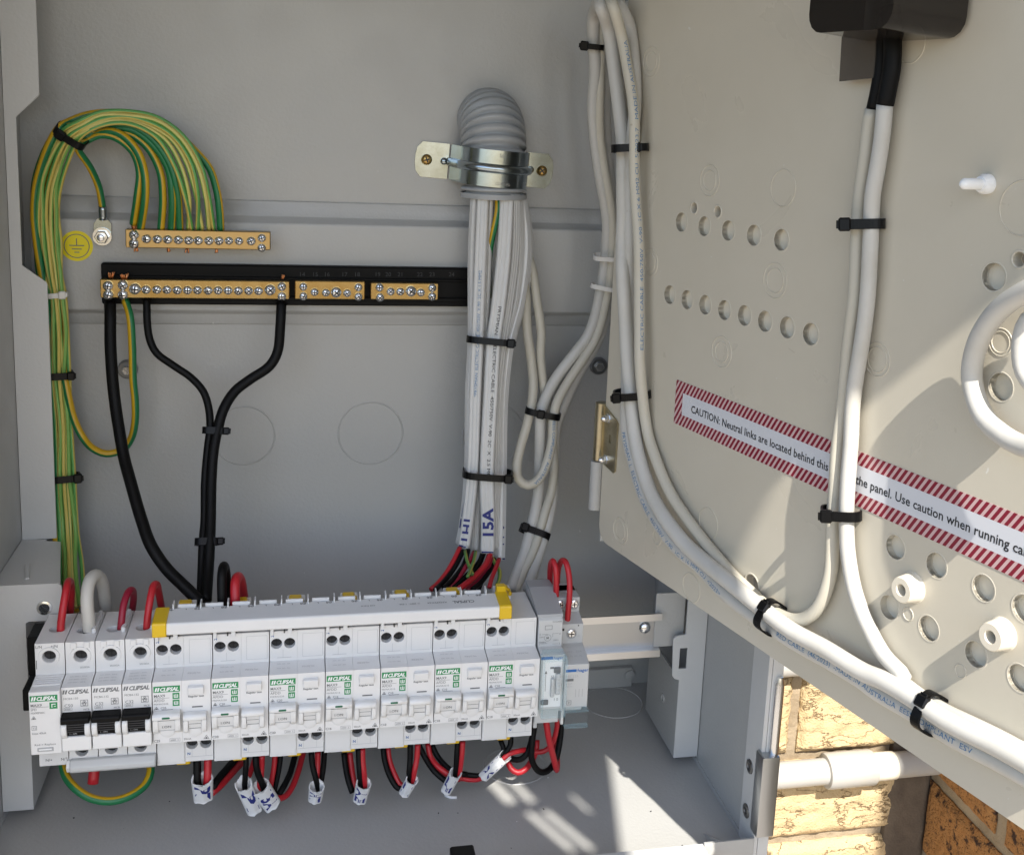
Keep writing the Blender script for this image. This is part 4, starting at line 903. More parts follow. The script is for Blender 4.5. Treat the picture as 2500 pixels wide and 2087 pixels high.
mk('wiring_diagram', join(*dg, ([Vector((x + 7 + r_ * math.cos(2 * math.pi * i / 24), y, 12.5 + r_ * math.sin(2 * math.pi * i / 24))) for r_ in (2.3, 2.5) for i in range(24)], [(i, (i + 1) % 24, (i + 1) % 24 + 24, i + 24) for i in range(24)])), 'print_grey', t)
y = -184.1
mk('dial_face', rect(x + 2, x + 15.6, -34, 2.0, y), 'white_print', t)
mk('name_stripe', rect(x + .8, x + 9, 1.4, 3.6, y - .05), 'hager_blue', t)
mk('name_lettering', tx(':hager', x + 8.9, 1.3, 3.0, y - .12, bold=.02), 'hager_blue', t)
mk('dial_mark', join(rect(x + 7.4, x + 10, -5.6, -4.2, y - .1), box(x + 10, x + 14.6, y - 1.4, y - .1, -8.2, -4.4, .2), rect(x + 4.4, x + 4.7, -22, -9, y - .1), ([Vector((x + 3.6, y - .1, -9)), Vector((x + 5.5, y - .1, -9)), Vector((x + 4.55, y - .1, -6.6))], [(0, 1, 2)]), box(x + 1.8, x + 6.8, y - 1.5, y - .1, -31.6, -28.2, .2), tx('12', x + 8, -12, 2.4, y - .1), tx('12', x + 8, -16, 2.4, y - .1), tx('I 0', x + 11, -29.6, 3.0, y - .1)), 'print_grey', t)
mk('dial_drum', join(box(x + 8, x + 10.4, -186.4, y, -26, -12, .5), box(x + 11.4, x + 14.6, -187, y, -24, -8.4, .5), *[box(x + 11.6, x + 14.4, -187.3, -186.9, -22.5 + k * 2.2, -21.7 + k * 2.2) for k in range(6)]), 'dev_grey', t)
fl = mk('clear_flap', join(box(x + .4, x + 17.2, -194, -193, -36.8, 6.2, .4)), 'clear_blue', t)
mk('flap_rim', join(box(x + .2, x + 1.4, -194.2, -184.3, -37, 6.4, .2), box(x + 16.2, x + 17.4, -194.2, -184.3, -37, 6.4, .2), box(x + 1.4, x + 16.2, -194.2, -184.3, -37.1, -35.4, .2), box(x + 1.4, x + 16.2, -194.2, -182, 4.6, 8.2, .3)), 'clear_edge', t)
mk('latch_foot', box(x + .6, x + 3.4, -170, -162, -58, -52, .4), 'dev_grey', t)
# contactor
x = 269.2
t = thing('contactor', 'light grey two pole contactor at the right end of the row', 'contactor', (x + 9, -150, -50))
mk('housing', prism([(-126, 30), (-138, 30), (-138, 22), (-163, 16), (-163, 2), (-168, 1.2), (-184, -3.6), (-184, -36), (-170, -38.5), (-170, -46), (-126, -46)], x + .2, x + 17.6, .35), 'dev_grey', t)
mk('upper_deck', prism([(-128, 30), (-150, 30), (-150, 18.6), (-128, 18.6)], x + .2, x + 17.6, .4), 'dev_grey', t)
for xx, yy, zz_ in ((3.2, -150.2, 25), (13.6, -150.2, 25), (9.2, -163.2, 9.0)):
    s_ = mk('terminal_screw', join(withmat(lathe([(3.2, -.6), (3.1, .4), (2.2, .9)], (x + xx, yy, zz_), (0, -1, 0), 20), 0), withmat(box(x + xx - 2, x + xx + 2, yy - 1.05, yy - .5, zz_ - .35, zz_ + .35), 1), withmat(box(x + xx - .35, x + xx + .35, yy - 1.05, yy - .5, zz_ - 2, zz_ + 2), 1)), ['steel', 'dark_hole'], t)
    mk('screw_recess', lathe([(3.9, -.1), (3.9, .12)], (x + xx, yy, zz_), (0, -1, 0), 20), 'dev_grey2', t)
y = -163.15
mk('entry_slot', join(rect(x + 1.6, x + 3.8, 11.4, 13.2, y), rect(x + 13.6, x + 14.4, 14.4, 15.4, y), rect(x + 1.0, x + 2.0, 17.4, 18.2, -159)), 'dark_hole', t)
mk('pole_lettering', join(tx('1', x + 1.2, 7.8, 1.8, y), tx('A1', x + 13.6, 6.4, 1.8, y)), 'print_light', t)
sl = Vector((0, .958, .287))
mk('slope_lettering', join(text_flat('230V~ 25A', (x + 2, -173, -.25), AX, sl, 2.4, width=13), text_flat('AC-7a  AC-7b', (x + 2, -177, -1.45), AX, sl, 2.2, width=12)), 'print_light', t)
y = -184.12
mk('name_stripe', rect(x + 1.0, x + 8.6, -9.0, -7.0, y), 'hager_blue', t)
mk('name_lettering', tx(':hager', x + 8.6, -9.1, 3.4, y, width=8.6, bold=.02), 'hager_blue', t)
mk('face_lettering', join(tx('ESC225', x + 1.0, -13, 2.4, y, width=9), tx('In 25A', x + 1.2, -18.2, 1.8, y), tx('1.5kW~', x + 1.2, -20.4, 1.8, y)), 'print_light', t)
mk('face_mark', join(rect(x + 1.2, x + 6.8, -15.8, -13.9, y - .05), frame_rect(x + 2.6, x + 6.0, -33.6, -30.2, y, .3), rect(x + 3.5, x + 5.1, -32, -31.7, y), rect(x + 4.15, x + 4.45, -32.8, -31, y)), 'print_grey', t)
mk('vent_slot', join(*[rect(x + 8.6 + k * 2.4, x + 9.0 + k * 2.4, -28, -22, y) for k in range(3)]), 'dev_grey2', t)
mk('clear_flap', box(x + .4, x + 17.4, -190, -184.4, -47, -35.4, .8), 'clear_blue', t)
mk('flap_rim', join(box(x + .6, x + 17.2, -190.4, -184.2, -36.2, -34.8, .3), box(x + .4, x + 17.4, -190.6, -186, -48, -46.6, .3)), 'clear_edge', t)
mk('latch_foot', box(x + 3.2, x + 5.4, -168, -160, -58, -46, .4), 'dev_white', t)
# ================================================================== link bars
def screw_mesh(r, o):
    o = Vector(o)
    return join(withmat(lathe([(r, 0), (r, r * .45), (r * .82, r * .75), (r * .45, r * .95), (.15, r)], o, (0, -1, 0), 16), 0),
                withmat(xf(box(-r * .55, r * .55, -r * 1.02, -r * .7, -r * .13, r * .13), Matrix.Translation(o)), 1), withmat(xf(box(-r * .13, r * .13, -r * 1.02, -r * .7, -r * .55, r * .55), Matrix.Translation(o)), 1))
SCREWS = {}
def place_screw(c, r, parent, m='steel'):
    r = r * (1.13 if m == 'steel' else 1)
    key = (round(r, 1), m)
    if key not in SCREWS:
        z_ = thing('z', 'z', 'z'); o = mk('screw', screw_mesh(r, (0, 0, 0)), [m, 'dark_hole'], z_, smooth='auto'); SCREWS[key] = o.data; bpy.data.objects.remove(o); bpy.data.objects.remove(z_)
    o = bpy.data.objects.new('screw', SCREWS[key]); COL.objects.link(o); o.parent = parent
    o.location = (Vector(c) - origin(parent)) * U; o.rotation_euler = (random.uniform(-.12, .12), random.uniform(0, 6.28), random.uniform(-.12, .12)); o['wl'] = list(c)
    return o
a0, a1 = W('a', 800, 1467, -34), W('a', 1727, 1605, -34)
eb = thing('earth_bar', 'brass earth bar with a row of screws under the green-yellow wires', 'terminal bar', ((a0.x + a1.x) / 2, -30, a1.z))
bz0, bz1 = W('a', 1260, 1590, -34).z, W('a', 1260, 1474, -34).z
mk('bar', box(a0.x, a1.x, -34, -25, bz0, bz1, .5), 'brass_dull', eb)
mk('standoff', lathe([(4, 0), (4, 16)], (a0.x + 26, -10, (bz0 + bz1) / 2), (0, -1, 0), 12), 'zinc', eb); mk('standoff', lathe([(4, 0), (4, 16)], (a1.x - 26, -10, (bz0 + bz1) / 2), (0, -1, 0), 12), 'zinc', eb)
for x, y, r in ((857, 1500, 3.1), (857, 1555, 3.1), (937, 1525, 2.9), (1007, 1528, 2.9), (1073, 1530, 2.9), (1140, 1532, 2.9), (1205, 1535, 2.9), (1268, 1537, 2.9), (1335, 1538, 2.9), (1400, 1538, 2.9), (1463, 1538, 2.7), (1527, 1540, 2.7), (1605, 1540, 2.9), (1673, 1520, 2.7), (1672, 1582, 2.7)):
    place_screw(W('a', x, y, -34), r, eb)
n0, n1 = W('b', 640, 128, -20), W('f', 575, 1185, -20); nb0 = W('b', 1200, 380, -20).z; nb1 = W('b', 1200, 122, -20).z
nl = thing('neutral_link_block', 'long black neutral link base carrying three brass bars', 'terminal block', ((n0.x + n1.x) / 2, -15, nb0))
nx1 = W('f', 640, 1200, -20).x
mk('base', box(n0.x, nx1, -18, -10, nb0, nb1, 1.0), 'black', nl)
mk('base_rail', box(n0.x + 3, nx1 - 5, -20.5, -18.1, nb0 + 4, nb0 + 7, .4), 'black', nl)
mk('base_rail', box(n0.x + 3, nx1 - 5, -20.5, -18.1, nb1 - 10.5, nb1 - 8.5, .4), 'black', nl)
yb_ = -32.0
def bar_(zo, x0, x1, yt, yb2, zz='b'):
    p0, p1 = W(zz, x0, (yt + yb2) / 2, yb_), W(zz, x1, (yt + yb2) / 2, yb_); zt2 = W(zz, (x0 + x1) / 2, yt, yb_).z; zb2 = W(zz, (x0 + x1) / 2, yb2, yb_).z
    return mk('brass_bar', box(p0.x, p1.x, yb_, yb_ + 9, zb2, zt2, .5), 'brass', nl)
B1 = bar_(0, 640, 1848, 222, 338)
B2 = bar_(0, 605, 748, 577, 614, 'p')
B3 = bar_(0, 12, 397, 1266, 1360, 'f')
for x, y, r in ((690, 255, 3.2), (692, 312, 3.2), (785, 250, 3.2), (787, 312, 3.2), (863, 275, 3.7), (935, 280, 2.9), (1003, 280, 2.9), (1068, 280, 2.9), (1133, 283, 2.9), (1198, 283, 2.9), (1262, 283, 2.9), (1330, 285, 2.9), (1393, 285, 2.9), (1457, 285, 2.9), (1523, 287, 2.9), (1588, 287, 2.9), (1652, 288, 2.9), (1725, 282, 3.7), (1800, 260, 2.9), (1800, 322, 2.9)):
    place_screw(W('b', x, y, yb_), r, B1)
for x, y, r in ((622, 588, 2.7), (622, 607, 2.7), (645, 599, 2.7), (668, 600, 2.7), (689, 599, 3.6), (712, 601, 2.7), (735, 589, 2.7), (735, 608, 2.7)): place_screw(W('p', x, y, yb_), r, B2)
for x, y, r in ((62, 1290, 2.8), (65, 1345, 2.8), (125, 1313, 2.8), (180, 1313, 2.8), (240, 1311, 3.7), (298, 1318, 2.8), (362, 1292, 2.8), (362, 1340, 2.8)): place_screw(W('f', x, y, yb_), r, B3)
nums = []
for s_, px in (('14', 613), ('15', 640), ('16', 664), ('17', 700), ('18', 726), ('19', 768), ('20', 790), ('21', 815), ('22', 855), ('23', 880), ('24', 920)):
    p = W('p', px, 567, -18.2); nums.append(text_flat(s_, (p.x, -18.2, p.z), AX, AZ, 4.6))
mk('embossed_number', join(*nums), 'rubber', nl)
def strands(c, d, n, ln, parent, spread=1.4):
    c = Vector(c); d = Vector(d).normalized(); ps = []
    for k in range(n):
        o = Vector((random.uniform(-1, 1) * spread, random.uniform(-1, 1) * spread, 0)); ps.append(tube([c + o * .6, c + o + d * ln * .5, c + o * 1.2 + d * ln * random.uniform(.8, 1.1)], .55, 5, 1.5))
    return mk('copper_strand', join(*ps), 'copper', parent, smooth=True)
for x, y, ln, up in ((705, 205, 4, 1), (795, 210, 3.5, 1), (1795, 212, 3, 1), (702, 352, 4.5, -1), (1798, 352, 4, -1)):
    strands(W('b', x, y, -28), (0, 0, up), 7, ln, nl, 2.2)
for x, y in ((870, 1590), (1070, 1594), (1198, 1598), (1388, 1598)): strands(W('a', x, y - 10, -30), (0, 0, -1), 5, 3.2, eb, 1.6)
strands(W('a', 857, 1470, -30), (0, 0, 1), 8, 5.5, eb, 1.6); strands(W('a', 1205, 1470, -30), (0, 0, 1), 5, 4, eb, 1.0)
# earth sticker
c = W('a', 490, 1572, -10.3)
st = thing('earth_sticker', 'round yellow earth symbol sticker on the back wall', 'sticker', (c.x, -10.3, c.z))
mk('disc', lathe([(11.2, 0), (11.2, .2)], (c.x, -10.05, c.z), (0, -1, 0), 48), 'yellow_sticker', st)
yy = -10.4
mk('earth_symbol', join(([Vector((c.x + r_ * math.cos(2 * math.pi * i / 40), yy, c.z + r_ * math.sin(2 * math.pi * i / 40))) for r_ in (8.3, 8.9) for i in range(40)], [(i, (i + 1) % 40, (i + 1) % 40 + 40, i + 40) for i in range(40)]),
    rect(c.x - .35, c.x + .35, c.z + .6, c.z + 5.6, yy), rect(c.x - 5.2, c.x + 5.2, c.z, c.z + .7, yy), rect(c.x - 3.4, c.x + 3.4, c.z - 2.6, c.z - 1.9, yy), rect(c.x - 1.7, c.x + 1.7, c.z - 5.0, c.z - 4.3, yy)), 'print_grey', st)
# lug bolted to the strip
c = W('a', 655, 1510, -12)
lg = thing('earth_lug', 'tinned cable lug bolted to the back beside the yellow sticker', 'lug', (c.x, -12, c.z - 6))
t0, t1 = W('a', 655, 1320, -16), W('a', 658, 1405, -15)
mk('barrel', tube([t0, t1], 2.9, 16), 'zinc', lg, smooth=True)
mk('palm', poly_plate([(c.x - 3.2, t1.z + .5), (c.x + 3.6, t1.z + .5), (c.x + 6.4, t1.z - 3), (c.x + 6.2, c.z - 3), (c.x, c.z - 6), (c.x - 6.2, c.z - 3), (c.x - 5.6, t1.z - 3)], [], 1.6, ymap(-13)), 'zinc', lg)
mk('washer', lathe([(6.6, 0), (6.6, 1.2)], (c.x, -13, c.z), (0, -1, 0), 28), 'steel', lg)
mk('nut', lathe([(5.0, 1.2), (5.0, 4.2), (4.3, 5)], (c.x, -13, c.z), (0, -1, 0), 6), 'steel', lg)
mk('stud', lathe([(2.6, 4), (2.6, 8.4), (1.8, 9)], (c.x, -13, c.z), (0, -1, 0), 16), 'steel', lg, smooth='auto')
# ================================================================== earth wires
bund = [('a', 440, 870), ('a', 358, 990), ('a', 315, 1150), ('a', 300, 1350), ('a', 314, 1550), ('b', 332, 180), ('b', 355, 312), ('b', 372, 550), ('b', 378, 825), ('b', 400, 1150), ('b', 412, 1480), ('c', 355, 60), ('c', 362, 250), ('c', 372, 470)]
bY = [-48, -42, -33, -26, -24, -24, -24, -25, -26, -29, -33, -38, -60, -88]
BC = [W(z, x, y, Y) for (z, x, y), Y in zip(bund, bY)]
hwid = [7, 7.6, 8, 8.2, 8.2, 7.6, 6.2, 6.6, 6.4, 7.4, 7.0, 8.2, 8.6, 8.6]
BT = tangents(BC)
def bund_path(a, b):
    out = []
    for p, t, w_ in zip(BC, BT, hwid):
        d = camdir(p, t); s_ = t.cross(d).normalized()
        if s_.x > 0: pass
        out.append(p + s_ * (a * w_ + random.uniform(-1.1, 1.1)) + d * (b * 5.0 + random.uniform(-.8, .8)))
    return out
wires = [
 ('gy_dark', 2.8, -.25, -.6, -44, [(520, 905), (640, 862), (740, 880), (850, 970), (893, 1100), (882, 1230), (852, 1430)], 'dark green-yellow earth wire bending into the first hole of the earth bar'),
 ('gy_dark', 2.8, .1, -.4, -47, [(560, 870), (690, 838), (780, 865), (875, 965), (922, 1100), (928, 1250), (898, 1462)], 'dark green-yellow earth wire, second into the earth bar from the left'),
 ('gy_dark', 2.7, .45, -.7, -40, [(600, 850), (800, 850), (930, 930), (1020, 1090), (1040, 1250), (1028, 1466)], 'dark green earth wire, third into the earth bar from the left'),
 ('gy_dark', 2.7, .75, -.5, -43, [(600, 830), (840, 830), (980, 930), (1075, 1080), (1100, 1250), (1095, 1466)], 'dark green earth wire, fourth into the earth bar from the left'),
 ('gy_dark', 2.6, .95, -.6, -44, [(600, 810), (800, 800), (950, 870), (1070, 1020), (1130, 1200), (1150, 1466)], 'orange-yellow striped earth wire in the middle of the fan'),
 ('gy_mid', 1.6, -.9, .35, -47, [(560, 840), (700, 790), (840, 795), (1000, 880), (1110, 1050), (1180, 1250), (1226, 1468)], 'pale green thin earth wire crossing in front of the middle of the fan'),
 ('gy_pale', 1.6, -.6, .7, -45, [(570, 830), (700, 775), (850, 785), (1050, 890), (1150, 1050), (1205, 1250), (1203, 1464)], 'pale cream-striped thin earth wire, left one of the thin wires'),
 ('gy_pale', 1.6, -.3, .5, -43, [(560, 820), (700, 765), (850, 770), (1080, 880), (1180, 1020), (1240, 1200), (1292, 1466)], 'pale green-yellow thin earth wire bowing out above the eighth bar screw'),
 ('gy_mid', 1.6, .05, .8, -45, [(560, 800), (680, 755), (850, 752), (1080, 850), (1210, 1020), (1262, 1230), (1262, 1466)], 'pale green thin earth wire in the right half of the fan'),
 ('gy_pale', 1.6, .35, .6, -46, [(540, 790), (640, 740), (800, 738), (1000, 772), (1150, 880), (1260, 1060), (1312, 1250), (1335, 1468)], 'pale yellow thin earth wire, next to outermost thin wire of the fan'),
 ('gy_mid', 1.6, .65, .3, -44, [(520, 770), (640, 720), (800, 712), (1000, 750), (1170, 870), (1280, 1050), (1332, 1250), (1366, 1468)], 'outermost thin pale green earth wire over the top of the arch'),
 ('gy_dark', 2.7, 1.0, .2, -36, [(450, 775), (600, 728), (850, 735), (1100, 840), (1255, 975), (1340, 1080), (1385, 1220), (1402, 1330), (1410, 1466)], 'dark green-yellow earth wire at the right end of the earth bar'),
]
for k, (m_, r, a, b, Y, pts, lab_) in enumerate(wires):
    n_ = len(pts); y0 = -41 if m_ == 'gy_dark' else -53
    up = [W('a', p[0], p[1], (y0 + (Y - y0) * min(1, i / 3)) if i < n_ - 1 else -30) for i, p in enumerate(pts)]
    dn = bund_path(a, b)
    allp = list(reversed(up)) + [dn[0]] + dn[2:]
    mk('earth_wire', tube(allp, r, 12, 3, off=random.choice((.46, .52, .58, .64, .95, 1.0, 1.06)), twist=random.choice((-1, 1)) * .0003), m_, label=lab_, cat='wire', group='earth wires arching into the earth bar', smooth=True)
mk('earth_wire', tube([W('a', 470, 880, -46), W('a', 500, 960, -40), W('a', 575, 1070, -30), W('a', 632, 1200, -20), W('a', 655, 1325, -16)], 2.5, 12, 3, off=.58), 'gy_dark', label='short green-yellow earth wire running down into the bolted lug', cat='wire', smooth=True)
lp = path('b', -30, [(798, 345, -28), (830, 450, -36), (845, 650, -38), (850, 850, -36), (864, 1000, -34), (862, 1130, -32), (838, 1230, -30), (785, 1300, -28), (680, 1328, -28), (590, 1292, -30), (520, 1210, -34), (470, 1100, -30), (440, 980, -30), (420, 880, -28), (402, 780, -26), (385, 650, -24)])
mk('earth_wire', tube(lp, 2.75, 14, 3, off=.60), 'gy_dark', label='green-yellow earth wire hanging in a loop below the neutral bar', cat='wire', smooth=True)
lp = path('x', -150, [(790, 560, -140), (800, 640, -145), (835, 750, -150), (960, 905, -158), (1150, 1025, -162), (1400, 1066, -164), (1650, 1000, -160), (1850, 850, -152), (1912, 700, -146), (1905, 580, -140)])
mk('earth_wire', tube(lp, 2.75, 14, 3, off=.92), 'gy_dark', label='green-yellow wire looped under the narrow breakers', cat='wire', smooth=True)
# ================================================================== black neutral cables
def cable(name, pts, r, m, label, cat='cable', group=None, n=14, step=3, **kw): return mk(name, tube(pts, r, n, step, **kw), m, label=label, cat=cat, group=group, smooth=True)
cable('black_cable', path('b', 0, [(703, 365, -28), (705, 450, -34), (705, 600, -38), (715, 800, -42), (735, 1000, -46), (757, 1150, -52), (792, 1350, -62), (832, 1500, -74), (905, 1753, -92)]) + path('c', 0, [(790, 130, -104), (870, 250, -112), (970, 350, -120), (1050, 430, -126)]), 4.2, 'black_cable', 'thick black cable sweeping from the left end of the neutral bar to the breakers')
cable('black_cable', path('b', 0, [(937, 340, -26), (938, 420, -30), (941, 500, -32), (957, 600, -34), (1000, 685, -36), (1100, 760, -38), (1220, 842, -40), (1298, 930, -44), (1332, 1030, -48), (1342, 1150, -52), (1325, 1300, -58), (1308, 1500, -66), (1305, 1753, -80)]) + path('c', 0, [(1062, 100, -88), (1055, 250, -100), (1050, 420, -120)]), 2.8, 'black_cable', 'thin black cable curving from under the neutral bar to the tied pair')
cable('black_cable', path('b', 0, [(1798, 362, -28), (1795, 430, -32), (1790, 520, -34), (1772, 680, -36), (1720, 770, -38), (1600, 852, -40), (1500, 930, -44), (1430, 1040, -50), (1396, 1150, -54), (1365, 1300, -60), (1350, 1500, -68), (1345, 1753, -82)]) + path('c', 0, [(1100, 100, -90), (1092, 250, -102), (1080, 420, -122)]), 3.8, 'black_cable', 'thick black cable dropping from the right end of the long neutral bar')
nick = W('c', 860, 205, -111)
nk = None
# ================================================================== corrugated conduit and saddle
zt2 = W('f', 715, 165, -12).z; zc_ = zt2 - 53; xc = W('f', 716, 500, -30).x; Rb = 30
pts = [Vector((xc, 6, zc_ + Rb))] + [Vector((xc, -Rb * math.sin(R3(a)), zc_ + Rb * math.cos(R3(a)))) for a in range(0, 91, 15)]
zend = W('f', 722, 778, -32).z
pts += [Vector((xc + .3, -Rb, zc_ - 12)), Vector((xc + .6, -Rb - .5, (zc_ + zend) / 2)), Vector((xc + .8, -Rb - 1, zend))]
def corr(L): return 22.9 + 2.2 * max(-.8, min(1, 2.2 * math.sin(L * 2 * math.pi / 5.2) + .6))
cdt = thing('corrugated_conduit', 'grey corrugated conduit coming out of the back wall', 'conduit', (xc, -25, zend))
Vt = tube(pts, 25, 40, .7, rfun=corr)
mk('conduit_wall', (Vt[0], Vt[1][:-2], Vt[2][:-2]), 'conduit', cdt, smooth=True)
mk('conduit_mouth', lathe([(22.2, 0), (25.1, 0), (25.4, 1.0), (25.2, 3.8)], (xc + .8, -Rb - 1, zend - .2), (0, 0, 1), 40, cap=False), 'conduit', cdt, smooth='auto')
mk('conduit_bore', lathe([(22.4, 6), (22.4, 6.5)], (xc + .8, -Rb - 1, zend), (0, 0, 1), 32), 'dark_hole', cdt)
c = W('f', 716, 606, -30)
sad = thing('conduit_saddle', 'zinc plated saddle strap clamping the conduit to the wall', 'clamp', (xc, -2, c.z))
arc = [(-57, -1), (-35, -1), (-31.5, -2), (-30, -4.5), (-27.2, -24)] + [(-26.6 * math.cos(R3(a)), -Rb - 26.6 * math.sin(R3(a))) for a in range(0, 181, 10)] + [(27.2, -24), (30, -4.5), (31.5, -2), (35, -1), (52, -1)]
Mr = Matrix.Translation((xc, 0, c.z)) @ Matrix.Rotation(R3(3.6), 4, 'Y')
def strap(arc, hw_, t_, bead=0):
    n_ = len(arc); nrm = []
    for i in range(n_):
        a, b = Vector(arc[max(0, i - 1)]), Vector(arc[min(n_ - 1, i + 1)]); d = (b - a).normalized(); nrm.append(Vector((-d.y, d.x)) if Vector((-d.y, d.x)).dot(Vector((0, -1))) > 0 or True else None)
    prof_ = [(-hw_, 0), (-3.4, 0), (-2.6, bead), (-1, bead * 1.5), (1, bead * 1.5), (2.6, bead), (3.4, 0), (hw_, 0), (hw_, -t_), (-hw_, -t_)]
    V, Fc = [], []; m_ = len(prof_)
    for i in range(n_):
        tap = 1.0
        nn = nrm[i]; nn = nn if (nn.x * arc[i][0] + nn.y * (arc[i][1] + Rb)) > 0 or abs(arc[i][0]) > 29 else -nn
        if abs(arc[i][0]) > 29: nn = Vector((0, -1)) if abs(arc[i][0]) > 31 else Vector((math.copysign(.8, arc[i][0]), -.6))
        be = 1 if abs(arc[i][0]) < 40 else 0
        for z_, o_ in prof_:
            oo = o_ if o_ <= 0 else o_ * be
            V.append(Mr @ Vector((arc[i][0] + nn.x * oo, arc[i][1] + nn.y * oo, z_)))
    for i in range(n_ - 1):
        for k in range(m_):
            l = (k + 1) % m_; Fc.append((i * m_ + k, i * m_ + l, (i + 1) * m_ + l, (i + 1) * m_ + k))
    Fc += [tuple(range(m_)), tuple(reversed(range((n_ - 1) * m_, n_ * m_)))]
    return V, Fc
mk('strap', strap(arc[3:-3], 13.6, 1.0, 2.2), 'zinc', sad, smooth='auto')
for sg_, xo in ((-1, 57), (1, 53)):
    out = [(sg_ * 31, -13.6), (sg_ * (xo - 5), -13.6), (sg_ * (xo - 1), -9), (sg_ * xo, -3), (sg_ * xo, 3), (sg_ * (xo - 1), 9), (sg_ * (xo - 5), 13.6), (sg_ * 31, 13.6)]
    if sg_ < 0: out = list(reversed(out))
    tb = mk('tab', poly_plate(out, [], 1.2, lambda u, v, h: Mr @ Vector((u, -1.6 - h, v))), 'zinc', sad)
    xb = xf(join(lathe([(2.9, 0), (2.7, 1.6), (1.6, 2.6), (.2, 2.9)], (sg_ * 34.5, -1.6, 0), (0, -1, 0), 16)), Mr)
    mk('bead_end', xb, 'zinc', tb, smooth=True)
    p_ = Mr @ Vector((sg_ * (xo - 9), -1.6, 0)); s_ = place_screw(p_, 4.2, sad, 'brass_screw')
mk('stamped_lettering', xf(join(text_flat('50', (-1, -Rb - 26.7, 8.5), AX, AZ, 4.2), text_flat('CLIPSAL', (-2, -Rb - 26.7, -11.6), AX, AZ, 3.2)), Mr), 'steel_dark', sad)
# ================================================================== flat white cables out of the conduit
flats = [
 ('flat_cable', 7.5, 5.2, 1.2, [('f', 605, 760, -38), ('f', 590, 1100, -42), ('f', 588, 1590, -50), ('g', 490, 400, -58), ('g', 482, 890, -66), ('g', 452, 1200, -70), ('g', 430, 1322, -72)], 'leftmost white flat cable of the bundle below the conduit'),
 ('flat_cable', 9.4, 5.2, .25, [('f', 655, 760, -46), ('f', 640, 1100, -52), ('f', 622, 1590, -60), ('g', 528, 400, -66), ('g', 510, 890, -74), ('g', 478, 1200, -78), ('g', 458, 1340, -80)], 'white flat cable with blue print, handwritten marks near its cut end'),
 ('flat_cable', 6.0, 4.8, .5, [('f', 690, 760, -44), ('f', 680, 1100, -47), ('f', 662, 1590, -54), ('g', 566, 400, -60), ('g', 552, 890, -68), ('g', 535, 1200, -72), ('g', 528, 1362, -74)], 'white flat cable between the blue printed one and the wide one'),
 ('flat_cable', 7.0, 5.0, .9, [('f', 745, 780, -32), ('f', 728, 1050, -34), ('f', 705, 1350, -40), ('f', 690, 1600, -46), ('g', 585, 500, -52), ('g', 575, 900, -60), ('g', 570, 1300, -66)], 'shadowed white flat cable at the back of the bundle with dark print'),
 ('flat_cable', 11.2, 5.6, 0.0, [('f', 790, 760, -48), ('f', 772, 1100, -54), ('f', 740, 1400, -60), ('f', 715, 1590, -64), ('g', 622, 400, -72), ('g', 598, 890, -80), ('g', 605, 1200, -84), ('g', 602, 1374, -86)], 'widest white flat cable with black print and handwritten 15A'),
 ('flat_cable', 7.2, 5.0, -.7, [('f', 838, 760, -46), ('f', 832, 1100, -48), ('f', 795, 1400, -54), ('f', 765, 1590, -58), ('g', 660, 400, -64), ('g', 645, 890, -72), ('g', 648, 1250, -76), ('g', 650, 1350, -78)], 'white flat cable just right of the widest one'),
 ('flat_cable', 6.4, 4.8, -.9, [('f', 862, 760, -40), ('f', 866, 1100, -42), ('f', 838, 1380, -48), ('f', 790, 1590, -54), ('g', 688, 400, -60), ('g', 676, 890, -68), ('g', 668, 1250, -74), ('g', 664, 1408, -76)], 'narrow white flat cable third from the right side of the bundle'),
 ('flat_red', 8.0, 4.6, -1.1, [('f', 880, 770, -36), ('f', 905, 1050, -38), ('f', 872, 1350, -44), ('f', 812, 1590, -52), ('g', 706, 400, -58), ('g', 694, 890, -66), ('g', 688, 1250, -74), ('g', 684, 1416, -78)], 'white flat cable with a thin red edge line at the right of the bundle'),
 ('flat_cable', 6.0, 4.4, -1.25, [('f', 888, 780, -30), ('f', 925, 1060, -28), ('f', 900, 1300, -34), ('f', 830, 1560, -46), ('g', 706, 300, -50), ('g', 690, 890, -58), ('g', 680, 1200, -66)], 'thin white flat cable bulging out at the far right of the bundle'),
]
FP = []
for m_, w_, t_, roll, pts, lab_ in flats:
    P_ = [W(*p) for p in pts]; FP.append(P_)
    mk('flat_cable', sweep(P_, lobed(w_, t_, 3), roll=roll), m_, label=lab_, cat='cable', group='white flat cables below the conduit', smooth=True)
cable('earth_wire', path('f', 0, [(735, 770, -45), (738, 840, -48), (722, 930, -50), (700, 1030, -48), (686, 1150, -44), (684, 1350, -42)]), 2.3, 'gy_dark', 'green-yellow wire showing between the white cables under the conduit', 'wire', off=.60)
def text_on_flat(txt, P_, size, s0, lat, lift, mm_, name, flip=False, sx=1.0):
    V, Fc = text_on_tube(txt, P_, 400., size, s0, 0, flip, sx)   # a very large radius keeps it flat
    S = None
    return V, Fc
